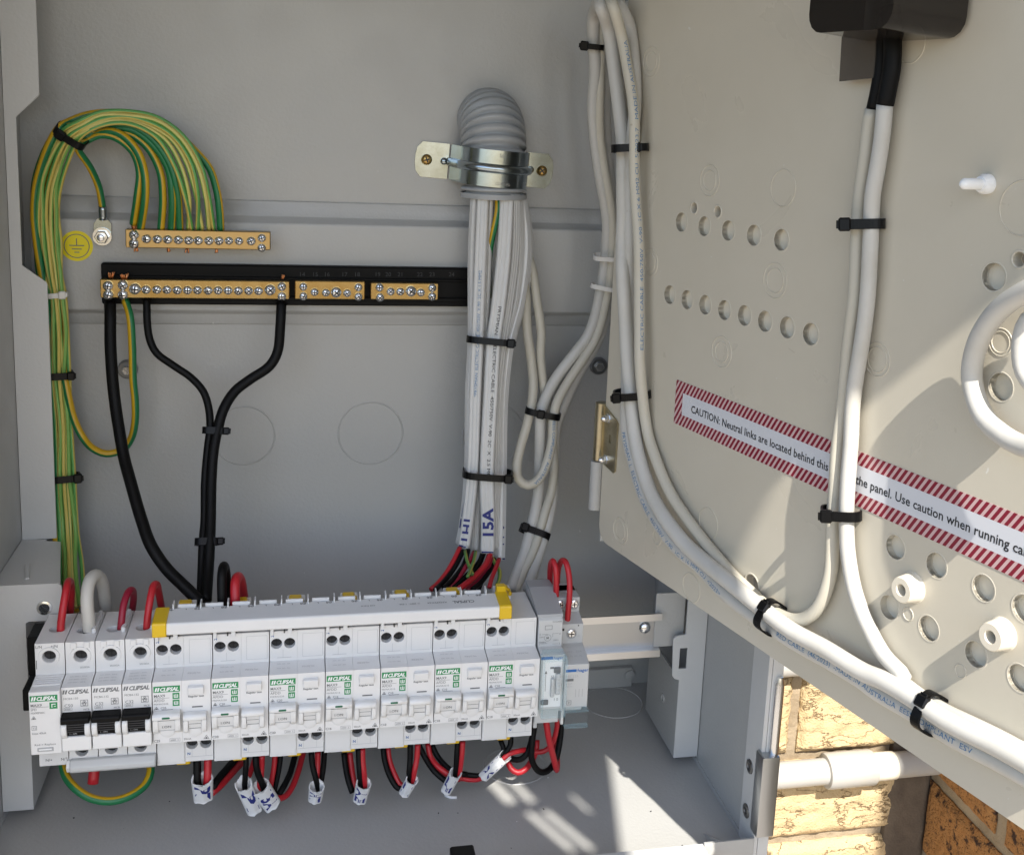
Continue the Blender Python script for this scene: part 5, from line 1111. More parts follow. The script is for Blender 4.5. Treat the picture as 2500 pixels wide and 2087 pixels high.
def flat_text(txt, P_, size, s0, lat=0.0, lift=2.9, sx=1.0, flip=False, **kw):   # print along a flat cable, reading downwards
    V, Fc, w = glyphs(txt, **kw); S = spline(P_, 1.0); T = tangents(S); cum = [0]; import bisect
    for i in range(1, len(S)): cum.append(cum[-1] + (S[i] - S[i - 1]).length)
    ref = (CAM - S[len(S) // 2]).normalized(); out = []
    for x, y in V:
        s = max(0, min(cum[-1] - .01, s0 + x * size * sx * (-1 if flip else 1))); i = max(0, min(len(S) - 2, bisect.bisect_right(cum, s) - 1)); f = (s - cum[i]) / (cum[i + 1] - cum[i])
        p = S[i].lerp(S[i + 1], f); t = T[i].lerp(T[i + 1], f).normalized(); c = (ref - t * ref.dot(t)).normalized(); sd_ = c.cross(t)
        out.append(p + sd_ * (lat + (y - .35) * size * (-1 if flip else 1)) + c * lift)
    return out, Fc
def add_print(txt, P_, size, s0, lat, m_, parent_label, lift=2.75, sx=1.0, **kw):
    o = [ob for ob in COL.objects if ob.get('label') == parent_label][0]
    V, Fc = flat_text(txt, P_, size, s0, lat, lift, sx, **kw)
    return mk('printed_text', (V, Fc), m_, o)
add_print('*PRYSMIAN  ELECTRIC CABLE  450/750V  V-90  2C X 1.5 MM2', FP[1], 3.1, 152, 0, 'cable_blue', flats[1][5], 2.75, 1.15, flip=True)
add_print('PRYSMIAN  L  ELECTRIC CABLE  450/750V  V-90  2C  X  2.5 MM2', FP[4], 3.5, 84, 1.2, 'print_black', flats[4][5], 2.92, 1.35)
add_print('2C X 1.5  V-90  450/750V', FP[3], 2.6, 10, .6, 'print_grey', flats[3][5], 2.9, 1.1)
def ink(P_, parent_label, strokes, lift=3.0, r=.55):
    """felt pen strokes (along from the cut end, across) on a flat cable"""
    o = [ob for ob in COL.objects if ob.get('label') == parent_label][0]
    S = spline(P_, 1.0); T = tangents(S); cum = [0]; import bisect
    for i in range(1, len(S)): cum.append(cum[-1] + (S[i] - S[i - 1]).length)
    ref = (CAM - S[len(S) // 2]).normalized(); ps = []
    for st_ in strokes:
        q = []
        for al, ac in st_:
            s = max(0, min(cum[-1] - .01, cum[-1] - al)); i = max(0, min(len(S) - 2, bisect.bisect_right(cum, s) - 1)); f = (s - cum[i]) / (cum[i + 1] - cum[i]); p = S[i].lerp(S[i + 1], f); t = T[i]
            c = (ref - t * ref.dot(t)).normalized(); sd_ = c.cross(t); q.append(p - sd_ * ac * (1 if sd_.x < 0 else -1) + c * (lift - .25))
        ps.append(ribbon(q, r))
    mk('handwriting', join(*ps), 'ink', o, smooth=True)
def felt(txt, P_, lab_, size, from_end, lift, lat=0.0, sx=1.0):
    n_ = plen1(P_); o = add_print(txt, P_, size, n_ - from_end, lat, 'ink', lab_, lift, sx, flip=True, bold=.035); o.name = 'handwriting'
def plen1(P_): S = spline(P_, 1.0); return sum((S[i] - S[i - 1]).length for i in range(1, len(S)))
felt('15A', FP[4], flats[4][5], 11.0, 11.5, 3.05, 0, 1.25)
felt('LH1', FP[1], flats[1][5], 8.5, 5, 2.95, 0, 1.3)
ink(FP[4], flats[4][5], [[(1.2, -4.4), (1.0, 4.4)]])
ink(FP[1], flats[1][5], [[(1.4, -4), (.6, 3)]], 2.6)
ink(FP[0], flats[0][5], [[(36, -1), (22, -1.5)], [(20, -2), (13, -2)]], 2.6)
ink(FP[7], flats[7][5], [[(27, -2), (25, 1.5), (22.5, -2)], [(18, -2), (17.5, 2)], [(12.5, -2), (12.2, 2)], [(1, -3), (1, 3)]], 2.6)
# stripped cores
cores = [('red', 1.9, [(250, 915), (170, 1080), (60, 1270), (-60, 1420), (-160, 1510)], 'red core sweeping left from the leftmost cut cable end'),
 ('black_cable', 1.9, [(300, 955), (205, 1150), (80, 1335), (-40, 1460), (-100, 1520)], 'black core beside the leftmost red core'),
 ('gy_core', 1.3, [(325, 960), (345, 1080), (390, 1200), (430, 1300)], 'thin green core hanging from the left cut cable end'),
 ('black_cable', 1.9, [(370, 950), (310, 1150), (160, 1360), (20, 1490)], 'black core, second from the left under the cut cable ends'),
 ('red_dark', 1.8, [(450, 980), (400, 1090), (260, 1300), (100, 1500)], 'dark red core in the shadow between the black cores'),
 ('gy_core', 1.3, [(475, 970), (450, 1100), (400, 1230), (360, 1330)], 'thin green-yellow core in the middle of the stripped cores'),
 ('black_cable', 2.3, [(590, 980), (520, 1140), (350, 1320), (150, 1500)], 'thick black core left of the brightest red core'),
 ('red', 2.3, [(690, 985), (620, 1150), (460, 1330), (220, 1520)], 'bright red core from the 15A cable'),
 ('red_dark', 1.8, [(700, 1060), (630, 1250), (510, 1390), (350, 1520)], 'dark red core behind the bright red one'),
 ('black_cable', 1.9, [(740, 1080), (680, 1230), (560, 1400), (430, 1510)], 'black core under the right cut cable end'),
 ('gy_core', 1.5, [(690, 1030), (760, 1150), (818, 1250), (812, 1370), (760, 1490)], 'green core bulging out at the right of the stripped cores'),
 ('red', 1.7, [(810, 1080), (765, 1200), (705, 1350), (670, 1480)], 'short red core at the far right of the stripped cores'),
 ('black_cable', 1.8, [(640, 1120), (600, 1300), (520, 1500)], 'black core half hidden behind the red cores')]
for i, (m_, r, pts, lab_) in enumerate(cores):
    Ya, Yb2 = -82 - (i % 3) * 3, -112 - (i % 2) * 8
    cable('core_wire', path('q', (Ya, Yb2), pts), r, m_, lab_, 'wire', 'stripped cores below the flat cables', n=10)
# ================================================================== round cables at the right
U1 = path('f', 0, [(1275, 250, -60), (1290, 450, -58), (1330, 700, -56), (1358, 900, -52), (1362, 1050, -50), (1350, 1200, -48)]) + path('g', 0, [(1225, 20, -48), (1130, 160, -48), (1030, 305, -48), (962, 430, -50), (930, 520, -52), (920, 640, -52), (915, 800, -52), (912, 1000, -56), (896, 1130, -60), (868, 1250, -66), (828, 1400, -76), (750, 1600, -96)])
U2 = path('f', 0, [(1312, 250, -62), (1320, 450, -60), (1360, 700, -58), (1385, 900, -54), (1390, 1100, -52), (1372, 1280, -50)]) + path('g', 0, [(1262, 60, -50), (1180, 200, -52), (1090, 345, -54), (1030, 460, -58), (1006, 560, -60), (996, 690, -62), (958, 830, -66), (905, 925, -68), (845, 955, -68), (790, 920, -66), (776, 840, -62), (798, 720, -58), (842, 590, -54), (878, 450, -50), (888, 330, -46), (872, 180, -42), (842, 0, -38)]) + path('f', 0, [(890, 1280, -34), (840, 1050, -28)])
U3 = path('f', 0, [(850, 850, -24), (890, 1040, -26), (935, 1190, -30), (958, 1350, -34), (985, 1550, -38)]) + path('g', 0, [(925, 150, -40), (940, 330, -42), (975, 520, -46), (1000, 700, -48), (1008, 850, -52), (992, 1000, -56), (958, 1110, -62), (922, 1240, -68), (882, 1360, -76), (815, 1500, -86), (770, 1610, -96)])
U4 = path('f', 0, [(1345, 300, -46), (1370, 600, -44), (1400, 900, -42), (1402, 1150, -42)]) + path('g', 0, [(1285, 50, -42), (1180, 240, -42), (1090, 420, -44), (1020, 600, -44), (1010, 800, -46), (1000, 1050, -54), (975, 1180, -62), (948, 1290, -68), (915, 1400, -76), (850, 1610, -96)])
# the loop over the top and the run down the panel
A_ = [W('h', 362, 560, -64), W('h', 350, 330, -66), W('h', 352, 140, -70), W('h', 372, 62, -84)] + ppath('h', 0, [(420, 75, 24), (470, 250, 14), (540, 650, 9), (585, 1050, 7.5), (604, 1280, 7)]) + ppath('A', 7, [(628, 100), (615, 400), (618, 700, 9), (640, 1000, 9), (660, 1300, 8), (678, 1650, 8)]) + ppath('w', 9, [(340, 0), (395, 300, 10), (490, 600, 11), (625, 900, 12), (800, 1200, 13), (1010, 1460, 13), (1250, 1660, 13)]) + ppath('u', 13, [(130, 330), (560, 690, 12), (900, 950, 12), (1300, 1180, 12), (1800, 1470, 12)]) + ppath('v', 12, [(250, 490), (620, 700), (900, 880), (1300, 1110), (1753, 1370), (2000, 1510)])
B_ = [W('f', 1350, 350, -58), W('h', 405, 600, -62), W('h', 410, 300, -64), W('h', 440, 60, -70), W('h', 470, 5, -90)] + ppath('h', 0, [(520, 60, 26), (590, 300, 16), (645, 620, 13), (688, 1000, 12), (700, 1290, 11)]) + ppath('A', 9, [(770, 100), (785, 500), (795, 900), (800, 1300), (805, 1700)]) + ppath('w', 5, [(500, 0), (610, 350), (770, 720), (960, 1050), (1190, 1370), (1440, 1650)]) + ppath('u', 5, [(180, 250), (440, 500), (640, 690), (830, 800), (990, 830), (1130, 780), (1250, 650), (1340, 450), (1400, 200), (1412, 20)]) + ppath('m', 5, [(500, 620), (515, 400), (530, 100)]) + ppath('k', 5, [(330, 1350), (375, 950), (415, 600), (425, 300), (430, 60)]) + ppath('i', 5, [(700, 1700), (740, 1400), (775, 1100), (802, 945)])
C_ = [W('h', 455, 600, -50), W('h', 475, 300, -56), W('h', 520, 60, -80)] + ppath('h', 0, [(585, 70, 12), (655, 220, 5), (700, 560, 4.5), (705, 900, 4.5), (680, 1200, 4.5)]) + ppath('A', 4.5, [(690, 300), (680, 800), (690, 1250)]) + ppath('w', 5, [(265, 50), (330, 350), (425, 650), (545, 930), (700, 1200), (900, 1460), (1130, 1660)]) + ppath('u', 5, [(60, 440), (470, 770), (830, 1020), (1250, 1270), (1800, 1580)]) + ppath('v', 5, [(150, 590), (500, 800), (870, 1020), (1300, 1260), (1753, 1520), (2000, 1660)])
rA, rB, rC = 4.8, 3.7, 4.7
A2, B2c, C2 = list(reversed(U1)) + A_, list(reversed(U2)) + B_[3:], list(reversed(U4)) + C_
def plen(P_): S = spline(P_, 3.0); return sum((S[i] - S[i - 1]).length for i in range(1, len(S)))
def widen(L0, ra, rb_): return lambda L: ra + (rb_ - ra) * max(0, min(1, (L - L0) / 120))
cable('panel_cable', A2, rA, 'white_cable', 'thick white cable lying frontmost along the panel edge', 'cable', n=20, rfun=widen(plen(U1), 4.4, rA), wob=1.6)
cable('panel_cable', B2c, rB, 'ivory_cable', 'ivory cable bending up the panel to the smoked cover and hooking back behind', 'cable', n=18, wob=1.2)
cable('panel_cable', C2, rC, 'white_cable', 'thick cable with blue print lying beneath the frontmost white one', 'cable', n=20, rfun=widen(plen(U4) + 330, 4.2, rC), wob=1.6)
cable('round_cable', U3, 3.6, 'ivory_cable', 'thin off-white cable passing behind the hooked loop', 'cable')
D_ = ppath('i', 6.5, [(905, 905), (880, 1150), (850, 1400), (810, 1700)]) + ppath('k', 6, [(525, 60), (522, 300), (505, 600), (465, 950), (385, 1450)]) + ppath('m', 6, [(610, 100), (595, 400), (592, 620), (600, 850), (640, 1080), (720, 1290), (830, 1480), (960, 1620)]) + ppath('v', 5, [(430, 480), (620, 640), (850, 780), (1200, 960), (1753, 1270)])
cable('panel_cable', D_, 4.0, 'white_cable', 'white cable from the smoked cover curving down to the right', 'cable', n=18, wob=1.6)
def tprint(txt, P_, r, size, s0, phi, m_, lab_, flip=False, sx=1.2):
    o = [ob for ob in COL.objects if ob.get('label') == lab_][0]
    return mk('printed_text', text_on_tube(txt, P_, r, size, s0, phi, flip, sx, 1.2 if lab_.startswith('ivory') else 1.6), m_, o)
def arclen_to(P_, target):
    S = spline(P_, 1.0); best = min(range(len(S)), key=lambda i: (S[i] - target).length); return sum((S[i] - S[i - 1]).length for i in range(1, best + 1))
lC = 'thick cable with blue print lying beneath the frontmost white one'
tprint('PRYSMIAN  L  ELECTRIC CABLE  450/750V  V-90  1C X 16 MM2 CU  <2023>', C_, rC, 3.6, arclen_to(C_, PN('w', 225, 0, 5)), .62, 'cable_blue', lC, sx=1.25)
tprint('RED CABLE  (46/2023)  -MADE IN AUSTRALIA  EESS COMPLIANT  ESV', C_, rC, 3.6, arclen_to(C_, PN('u', 800, 1080, 5)), .35, 'cable_blue', lC, sx=1.25)
lB = 'ivory cable bending up the panel to the smoked cover and hooking back behind'
tprint('ELECTRIC CABLE  450/750V  V-90  1C X 6 MM2 CU  5/2023.7   MADE IN AUSTRALIA', B_, rB, 3.2, arclen_to(B_, PN('A', 850, 1560, 5)), -.45, 'cable_blue', lB, flip=True, sx=1.75)
tprint('EESS COMPLIANT  AUSTRALIA', U2, 4.2, 3.0, arclen_to(U2, W('g', 970, 560, -60)), -.2, 'cable_blue', lB, sx=1.3)
# black sleeves into the smoked cover
cable('heat_shrink_sleeve', ppath('i', 7, [(830, 905), (880, 700), (935, 500), (950, 250), (960, 120)]), 4.6, 'black_cable', 'right black sleeve running up into the smoked cover', 'sleeve', 'black sleeves under the smoked cover')
cable('heat_shrink_sleeve', ppath('i', 4.5, [(812, 940), (850, 760), (880, 560), (890, 300), (900, 120)]), 3.6, 'black_cable', 'left black sleeve running up into the smoked cover', 'sleeve', 'black sleeves under the smoked cover')
bpy.data.objects.remove([o for o in COL.objects if o.get('label') == 'right black sleeve running up into the smoked cover'][0])
cable('heat_shrink_sleeve', ppath('i', 6.5, [(912, 900), (935, 780), (968, 600), (978, 400), (970, 200), (960, 60)]), 4.4, 'black_cable', 'right black sleeve running up into the smoked cover', 'sleeve', 'black sleeves under the smoked cover')
# hoop of cable at the right edge
hoop = ppath('p', 10, [(2165, 575, 18), (2100, 600, 16), (2045, 640, 13), (2005, 705, 9), (1993, 775, 7), (2015, 850, 9), (2060, 895, 12), (2110, 918, 14), (2170, 925, 16)])
cable('cable_hoop', ppath('k', 9, [(1760, 760), (1640, 820), (1590, 950), (1585, 1080), (1610, 1200), (1680, 1290), (1780, 1330)]), 3.9, 'white_cable', 'inner white cable strand just inside the hoop at the right edge', 'cable', n=16)
cable('cable_hoop', hoop, 4.7, 'white_cable', 'white cable hoop in front of the panel at the right edge of the view', 'cable', n=20)
# ================================================================== cable ties
def tie_on(P_, target, hw, hd, head, label, m='tie_black', off=(0, 0), **kw):
    S = spline(P_, 1.0); T = tangents(S); i = min(range(len(S)), key=lambda i: (S[i] - target).length); t = T[i]; c = camdir(S[i], t); ac = t.cross(c)
    if ac.x < 0: ac = -ac
    return cable_tie('cable_tie', Vector(target), ac, t, hw, hd, head, label, m, **kw)
tie_on(BC, W('a', 455, 868, -47), 10.5, 7.5, -.55, 'black cable tie at the top of the earth wire arch')
tie_on(BC, W('b', 355, 312, -24), 7.5, 6.5, .55, 'white cable tie on the earth wires beside the notched plate', 'tie_white', w=3.6, hs=.85)
tie_on(BC, W('b', 378, 825, -27), 8.6, 7, .9, 'black cable tie on the earth wires level with the left wall bolt', hs=.9)
tie_on(BC, W('b', 418, 1480, -33), 9.2, 7, .9, 'lowest black cable tie on the earth wires')
kb = path('b', 0, [(1378, 1000, -50), (1370, 1180, -54), (1345, 1400, -64), (1328, 1600, -74)]) + path('c', 0, [(1080, 110, -88)])
tie_on(kb, W('b', 1368, 1180, -53), 7.4, 4.6, 1.15, 'upper black cable tie on the pair of black cables', hs=.8)
tie_on(kb, W('c', 1085, 112, -88), 7.6, 5, 1.2, 'lower black cable tie on the pair of black cables', hs=.8)
fb = [W('f', 735, 1000, -50), W('f', 695, 1600, -58), W('g', 600, 400, -66), W('g', 590, 895, -74), W('g', 560, 1300, -80)]
t_ = tie_on(fb, W('f', 697, 1595, -57), 17.5, 13.5, .86, 'upper black cable tie round the white flat cables'); t_.rotation_euler = (0, R3(2.0), 0)
t_ = tie_on(fb, W('g', 602, 893, -72), 18.2, 15.5, .86, 'lower black cable tie round the white flat cables'); t_.rotation_euler = (0, R3(2.0), 0)
tie_on(U1, W('g', 940, 522, -54), 13.0, 9, -.1, 'black cable tie above the hooked loop of cable')
t_ = tie_on(U1, W('g', 890, 1252, -66), 11.5, 6.5, -.75, 'black cable tie below the hooked loop of cable'); t_.rotation_euler = (0, R3(6), 0)
tie_on(U1, W('A', 440, 560, -52), 9, 7, 3, 'upper white cable tie on the dark cables behind the panel edge', 'tie_white', w=3.4, hs=.01)
tie_on(U1, W('A', 405, 885, -50), 9, 7, 3, 'lower white cable tie on the dark cables behind the panel edge', 'tie_white', w=3.4, hs=.01)
t_ = tie_on(A_, W('h', 352, 400, -66), 6.4, 6.6, -1.1, 'black cable tie on the cables where they loop over at the top', w=4.0); t_.rotation_euler = (0, R3(10), 0)
def ptie(P_, z, x, y, h, hw, hd, head, label, rot=0):
    tie_on(P_, PN(z, x, y, h), hw, hd, head, label)
ptie(B_, 'h', 658, 1268, 8.5, 11.5, 10.5, .35, 'black cable tie high on the cables along the panel edge')
ptie(B_, 'l', 420, 180, 8, 12.0, 9.5, -.9, 'black cable tie on the edge cables beside the hinge plate')
ptie(C_, 'u', 665, 785, 9.0, 8.6, 8.6, .3, 'black cable tie where the ivory cable leaves the thick cables')
ptie(C_, 'v', 755, 835, 8.5, 8.8, 8.6, .3, 'black cable tie low on the thick cables over the brick wall')
ptie(D_, 'k', 455, 140, 6, 10.0, 8.0, -.85, 'black cable tie below the black sleeves on the panel')
ptie(D_, 'm', 550, 545, 6, 9.5, 8.0, -.8, 'black cable tie on the panel cables under the caution label')
# ================================================================== wire loops over the breakers
def loop(z, pts, r, m_, lab_, grp=None): return cable('wire_loop', [W(z, *p) for p in pts], r, m_, lab_, 'wire', grp, n=14, step=1.5)
loop('c', [(318, 580, -154), (320, 540, -153), (332, 450, -150), (350, 350, -142), (362, 318, -132), (372, 350, -122), (370, 430, -116), (365, 520, -110)], 2.5, 'red', 'red wire loop into the surge protector')
loop('c', [(468, 580, -156), (465, 530, -156), (456, 400, -152), (470, 318, -145), (500, 288, -136), (532, 318, -126), (548, 400, -118), (560, 500, -110)], 4.1, 'white_cable', 'thick white cable loop into the C50 breaker')
loop('c', [(632, 570, -156), (637, 520, -155), (648, 440, -150), (672, 375, -142), (692, 365, -134), (700, 400, -124), (690, 500, -112)], 2.3, 'red_dark', 'dark red wire loop into the middle narrow breaker')
loop('c', [(768, 570, -156), (772, 520, -155), (786, 420, -150), (803, 345, -142), (820, 335, -134), (832, 380, -124), (850, 480, -112)], 2.4, 'red', 'bright red wire loop into the narrow breaker beside the yellow cap')
loop('c', [(1165, 470, -150), (1162, 380, -148), (1163, 280, -143), (1172, 240, -136), (1182, 270, -128), (1188, 380, -116), (1190, 470, -110)], 3.2, 'black_cable', 'black wire loop standing up behind the comb busbar')
loop('c', [(1233, 480, -150), (1232, 400, -148), (1233, 325, -143), (1246, 295, -136), (1262, 320, -128), (1275, 400, -118), (1285, 480, -110)], 3.3, 'red', 'red wire loop standing up behind the comb busbar')
loop('e', [(1045, 320, -146), (1046, 220, -146), (1042, 110, -144), (1025, 58, -140), (1008, 75, -134), (1002, 150, -126), (1002, 290, -118)], 2.1, 'red', 'left red wire loop over the contactor')
loop('e', [(1125, 490, -158), (1132, 400, -157), (1142, 270, -155), (1136, 150, -151), (1115, 68, -146), (1092, 52, -140), (1070, 80, -133), (1056, 160, -124), (1050, 300, -116)], 2.1, 'red', 'right red wire loop over the contactor')
# ================================================================== wires and marked sleeves under the breakers
def sleeve(z, top, bot, hw, hd, Y, strokes, label, tilt=0.0):
    T_, B2_ = W(z, *top, Y - 2), W(z, *bot, Y); ax = (B2_ - T_).normalized(); c = camdir((T_ + B2_) / 2, ax); sd_ = c.cross(ax)
    if sd_.x < 0: sd_ = -sd_
    L_ = (B2_ - T_).length; n_, m_ = 28, 10; V, Fc = [], []
    def pos(v, a, k=1.0):
        rid = 1 + .07 * math.cos(a * 6); lip = 1 + .10 * max(0, 1 - v * 4)
        return T_ + ax * (L_ * v) + (sd_ * (math.sin(a) * hw * (1 - .12 * v)) + c * (math.cos(a) * hd * lip * rid)) * k
    for layer, k in ((0, 1.0), (1, .84)):
        for j in range(m_ + 1):
            for i in range(n_):
                a = 2 * math.pi * i / n_; v = j / m_
                jag = (.035 * math.sin(i * .9 + hw) + .02 * math.sin(i * 2.3 + hw) + .16 * math.cos(a)) if j == 0 else (.03 * math.sin(i * .8 + hw * 3) if j == m_ else 0)
                V.append(pos(v + jag * .8, a, k))
    N_ = n_ * (m_ + 1)
    for layer in (0, 1):
        for j in range(m_):
            for i in range(n_):
                q = (layer * N_ + j * n_ + i, layer * N_ + j * n_ + (i + 1) % n_, layer * N_ + (j + 1) * n_ + (i + 1) % n_, layer * N_ + (j + 1) * n_ + i); Fc.append(q if layer == 0 else q[::-1])
    for j in (0, m_):
        for i in range(n_): Fc.append((j * n_ + i, N_ + j * n_ + i, N_ + j * n_ + (i + 1) % n_, j * n_ + (i + 1) % n_))
    o = mk('marker_sleeve', (V, Fc), 'sleeve', label=label, cat='marker sleeve', group='handwritten sleeves under the breakers', smooth=True)
    txt, rev = strokes
    gv_, gf_, gw = glyphs(txt, bold=.04, shear=.12); q = []
    for x_, y_ in gv_:
        f_ = x_ / gw; v = .90 - .72 * f_ if rev else .16 + .74 * f_
        u = (y_ - .36) * 1.9 * (-1 if rev else 1)
        q.append(pos(v, u * 1.1, 1.035))
    mk('handwriting', (q, gf_), 'ink', o)
    return T_, B2_
def P2(s):  # letter strokes in (across -1..1, along 0..1)
    return s
sl_data = [
 ('r', (312, 585), (330, 875), 7.2, 4.6, -164, ('P7', 0), 'leftmost white sleeve with blue scrawl, under the C25 breaker'),
 ('r', (900, 655), (1060, 1050), 5.8, 4.2, -160, ('P1', 0), 'white sleeve marked P, left of the touching pair'),
 ('r', (1130, 690), (1320, 970), 6.8, 4.4, -158, ('15A', 0), 'white sleeve marked 15A, right of the touching pair'),
 ('r', (1945, 690), (1920, 880), 5.4, 4.6, -164, ('HT', 0), 'small white sleeve under the third wide breaker'),
 ('s', (632, 765), (570, 1015), 5.4, 4.2, -162, ('AE', 0), 'white sleeve with several blue strokes under the C16 breaker'),
 ('s', (1322, 705), (1205, 915), 4.5, 3.8, -160, ('L1', 0), 'white sleeve with an L mark between the C16 and last C10 breakers'),
 ('s', (1942, 610), (1800, 880), 4.4, 3.8, -158, ('LF', 0), 'white sleeve with double strokes beside the red slanting wire'),
 ('t', (685, 810), (320, 1160), 4.4, 3.4, -154, ('M11', 1), 'slanting white sleeve marked M11 at the right of the row')]
ENDS = [sleeve(*d) for d in sl_data]
def pairw(z, blk, red, r=2.1, tagname=''):
    if blk: cable('breaker_wire', [W(z, *p) for p in blk[0]], r, 'black_cable', blk[1], 'wire', 'wires under the breakers', n=12, step=2)
    if red: cable('breaker_wire', [W(z, *p) for p in red[0]], r, 'red', red[1], 'wire', 'wires under the breakers', n=12, step=2)
pairw('r', ([(240, 300, -160), (242, 450, -162), (245, 640, -164), (300, 780, -160)], 'black wire into the leftmost marked sleeve'), ([(395, 290, -160), (392, 450, -162), (385, 620, -164), (350, 790, -160)], 'red wire into the leftmost marked sleeve'), 2.6)
pairw('r', ([(460, 740, -148), (520, 620, -144), (660, 450, -132), (820, 270, -116)], 'black wire slanting back from the leftmost sleeve'), ([(440, 790, -150), (560, 690, -144), (720, 520, -132), (900, 320, -116)], 'red wire slanting back from the leftmost sleeve'), 2.6)
pairw('r', ([(935, 260, -158), (935, 420, -160), (925, 560, -160), (915, 720, -158)], 'black wire into the sleeve marked P'), ([(1060, 300, -140), (1010, 470, -146), (940, 620, -152), (880, 720, -156)], 'red wire into the sleeve marked P'), 1.9)
pairw('r', ([(1075, 240, -156), (1080, 380, -158), (1110, 520, -158), (1170, 660, -158), (1200, 780, -154)], 'black wire bending into the sleeve marked 15A'), ([(1160, 250, -154), (1155, 420, -154), (1140, 600, -156), (1120, 760, -154)], 'red wire into the sleeve marked 15A'), 2.2)
pairw('r', ([(1430, 240, -140), (1410, 420, -142), (1370, 620, -144), (1330, 800, -146)], 'straight black wire right of the 15A sleeve'), ([(1350, 240, -140), (1335, 420, -142), (1305, 600, -144), (1270, 780, -146)], 'straight dark red wire right of the 15A sleeve'), 1.9)
pairw('r', ([(1400, 810, -146), (1470, 700, -142), (1560, 520, -132), (1640, 240, -118)], 'black wire rising behind the third wide breaker'), ([(1380, 870, -150), (1500, 830, -144), (1600, 690, -136), (1680, 480, -126), (1750, 220, -114)], 'red wire curving up behind the third wide breaker'), 2.2)
pairw('r', ([(1865, 210, -158), (1885, 400, -160), (1930, 580, -162), (1975, 760, -160)], 'black wire into the small sleeve under the third wide breaker'), ([(1960, 200, -152), (1955, 380, -154), (1940, 560, -158), (1900, 740, -158)], 'red wire behind the small sleeve'), 2.0)
pairw('s', ([(75, 200, -150), (65, 420, -150), (40, 640, -152), (0, 830, -154)], 'black wire left of the C16 breaker sleeves'), None, 2.0)
pairw('s', ([(350, 330, -140), (370, 520, -144), (410, 720, -150), (470, 900, -154)], 'black wire rising behind the C16 sleeve'), ([(430, 330, -138), (450, 500, -142), (480, 700, -148), (520, 880, -152)], 'dark red wire rising behind the C16 sleeve'), 2.1)
pairw('s', ([(560, 270, -158), (565, 450, -160), (575, 620, -162), (600, 840, -160)], 'black wire into the C16 sleeve'), ([(608, 270, -158), (612, 450, -160), (630, 620, -162), (645, 830, -160)], 'red wire into the C16 sleeve'), 2.2)
pairw('s', ([(905, 250, -140), (930, 450, -144), (1000, 660, -150), (1110, 830, -154), (1200, 850, -156)], 'black wire bowing into the L-marked sleeve'), ([(970, 250, -138), (1000, 450, -142), (1070, 640, -148), (1150, 780, -152), (1230, 820, -154)], 'red wire bowing into the L-marked sleeve'), 2.0)
pairw('s', ([(1292, 220, -156), (1290, 420, -158), (1278, 600, -160), (1270, 780, -158)], 'black wire down into the L-marked sleeve'), ([(1400, 210, -156), (1385, 420, -158), (1350, 600, -160), (1320, 780, -158)], 'red wire down into the L-marked sleeve'), 2.0)
pairw('s', ([(1420, 230, -140), (1520, 430, -144), (1640, 600, -150), (1780, 720, -154), (1850, 760, -156)], 'black wire slanting to the double-stroke sleeve'), ([(1540, 200, -138), (1580, 380, -142), (1680, 520, -148), (1810, 620, -152), (1900, 680, -154)], 'red wire slanting to the double-stroke sleeve'), 2.0)
pairw('s', ([(1600, 220, -136), (1680, 380, -140), (1800, 520, -146), (1930, 610, -150), (2100, 640, -150)], 'upper black wire running to the M11 sleeve'), ([(1680, 560, -142), (1820, 640, -146), (1960, 680, -148), (2110, 705, -148)], 'lower red wire running to the M11 sleeve'), 2.0)
pairw('s', ([(1965, 180, -156), (1955, 380, -158), (1945, 560, -158), (1930, 720, -156)], 'black wire down into the double-stroke sleeve'), ([(2040, 170, -156), (2025, 380, -158), (2000, 560, -158), (1975, 720, -156)], 'red wire down into the double-stroke sleeve'), 2.0)
pairw('t', ([(-30, 1105, -148), (120, 1125, -150), (280, 1130, -152), (420, 1010, -154), (560, 860, -154), (650, 720, -152), (600, 560, -148)], 'black wire passing through the M11 sleeve'), ([(-30, 1170, -148), (120, 1195, -150), (280, 1180, -153), (420, 1050, -155), (600, 900, -155), (730, 790, -154), (870, 745, -152), (1000, 720, -148), (1120, 740, -142)], 'red wire passing through the M11 sleeve'), 1.9)
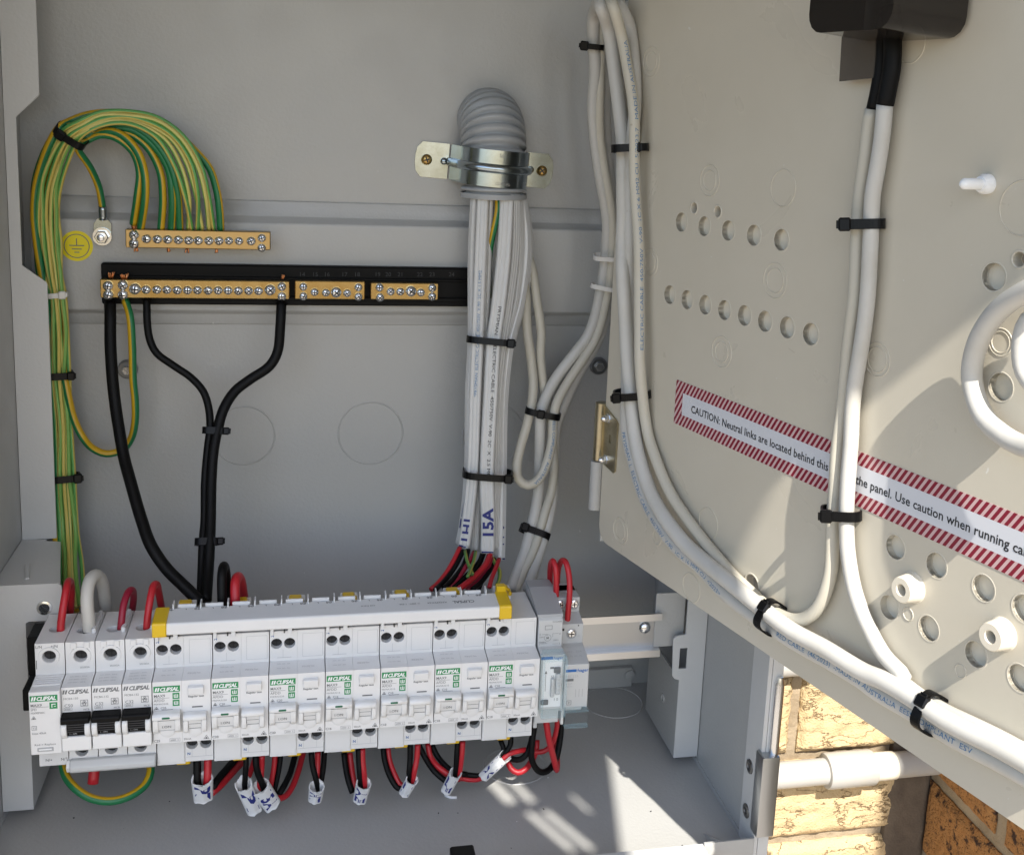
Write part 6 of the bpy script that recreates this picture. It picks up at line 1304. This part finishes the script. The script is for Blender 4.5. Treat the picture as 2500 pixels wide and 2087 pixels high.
pairw('t', ([(770, 480, -150), (760, 640, -152), (690, 760, -153), (640, 850, -153)], 'short black wire crossing into the M11 sleeve'), ([(1520, 190, -140), (1495, 420, -140), (1420, 640, -140), (1300, 740, -140), (1180, 755, -140), (1080, 740, -140)], 'red wire from the contactor curving left'), 1.9)
pairw('t', ([(1165, 200, -142), (1115, 500, -146), (1045, 740, -150), (960, 850, -150), (860, 880, -148), (740, 850, -144)], 'black wire bowing below the last wide breaker'), ([(1185, 560, -134), (1170, 740, -138), (1080, 930, -144), (990, 1040, -148), (880, 1085, -148), (770, 1020, -146), (720, 900, -142)], 'red wire loop hanging below the last wide breaker'), 2.2)
pairw('t', ([(1165, 210, -148), (1110, 600, -152), (1100, 850, -154), (1180, 1030, -154), (1280, 1080, -152), (1390, 1030, -148), (1480, 900, -144), (1550, 600, -138), (1585, 190, -134)], 'black wire loop hanging below the contactor'), ([(1325, 190, -156), (1370, 500, -158), (1440, 800, -156), (1490, 990, -152), (1505, 1035, -146), (1510, 950, -140), (1500, 600, -134), (1530, 190, -130)], 'red wire loop hanging lowest below the contactor'), 2.3)
rs = path('x', -150, [(1195, 560, -148), (1195, 700, -150), (1180, 840, -152)])
cable('wire_stub', rs, 3.6, 'red', 'blunt red wire end poking out below the busbar strip', 'wire')
# white offcut on the floor
c0, c1, c2 = WZ('s', 1790, 935, ZF + 1), WZ('s', 1870, 965, ZF + 1.2), WZ('s', 1955, 965, ZF + 1)
mk('plastic_offcut', tube([c0, c1, c2], 1.1, 7, 1.5), 'white_print', label='tiny white plastic offcut lying on the enclosure floor', cat='offcut', smooth=True)

# grit and clippings that settled on the floor of the box
gv = []
for k in range(20):
    x_, y_ = random.uniform(XL + 20, XR - 20), random.uniform(-232, -60); r_ = random.uniform(.2, .55)
    M_ = Matrix.Translation((x_, y_, ZF + r_ * .4)) @ Matrix.Rotation(random.uniform(0, 6.28), 4, 'Z')
    gv.append(withmat(xf(box(-r_ * random.uniform(1, 2.2), r_, -r_ * .7, r_ * .7, -r_ * .4, r_ * .5), M_), 0 if k % 3 else 1))
mk('floor_grit', join(*gv), ['dark_hole', 'white_print'], label='scattered dark and white grit on the enclosure floor', cat='grit', kind='stuff')
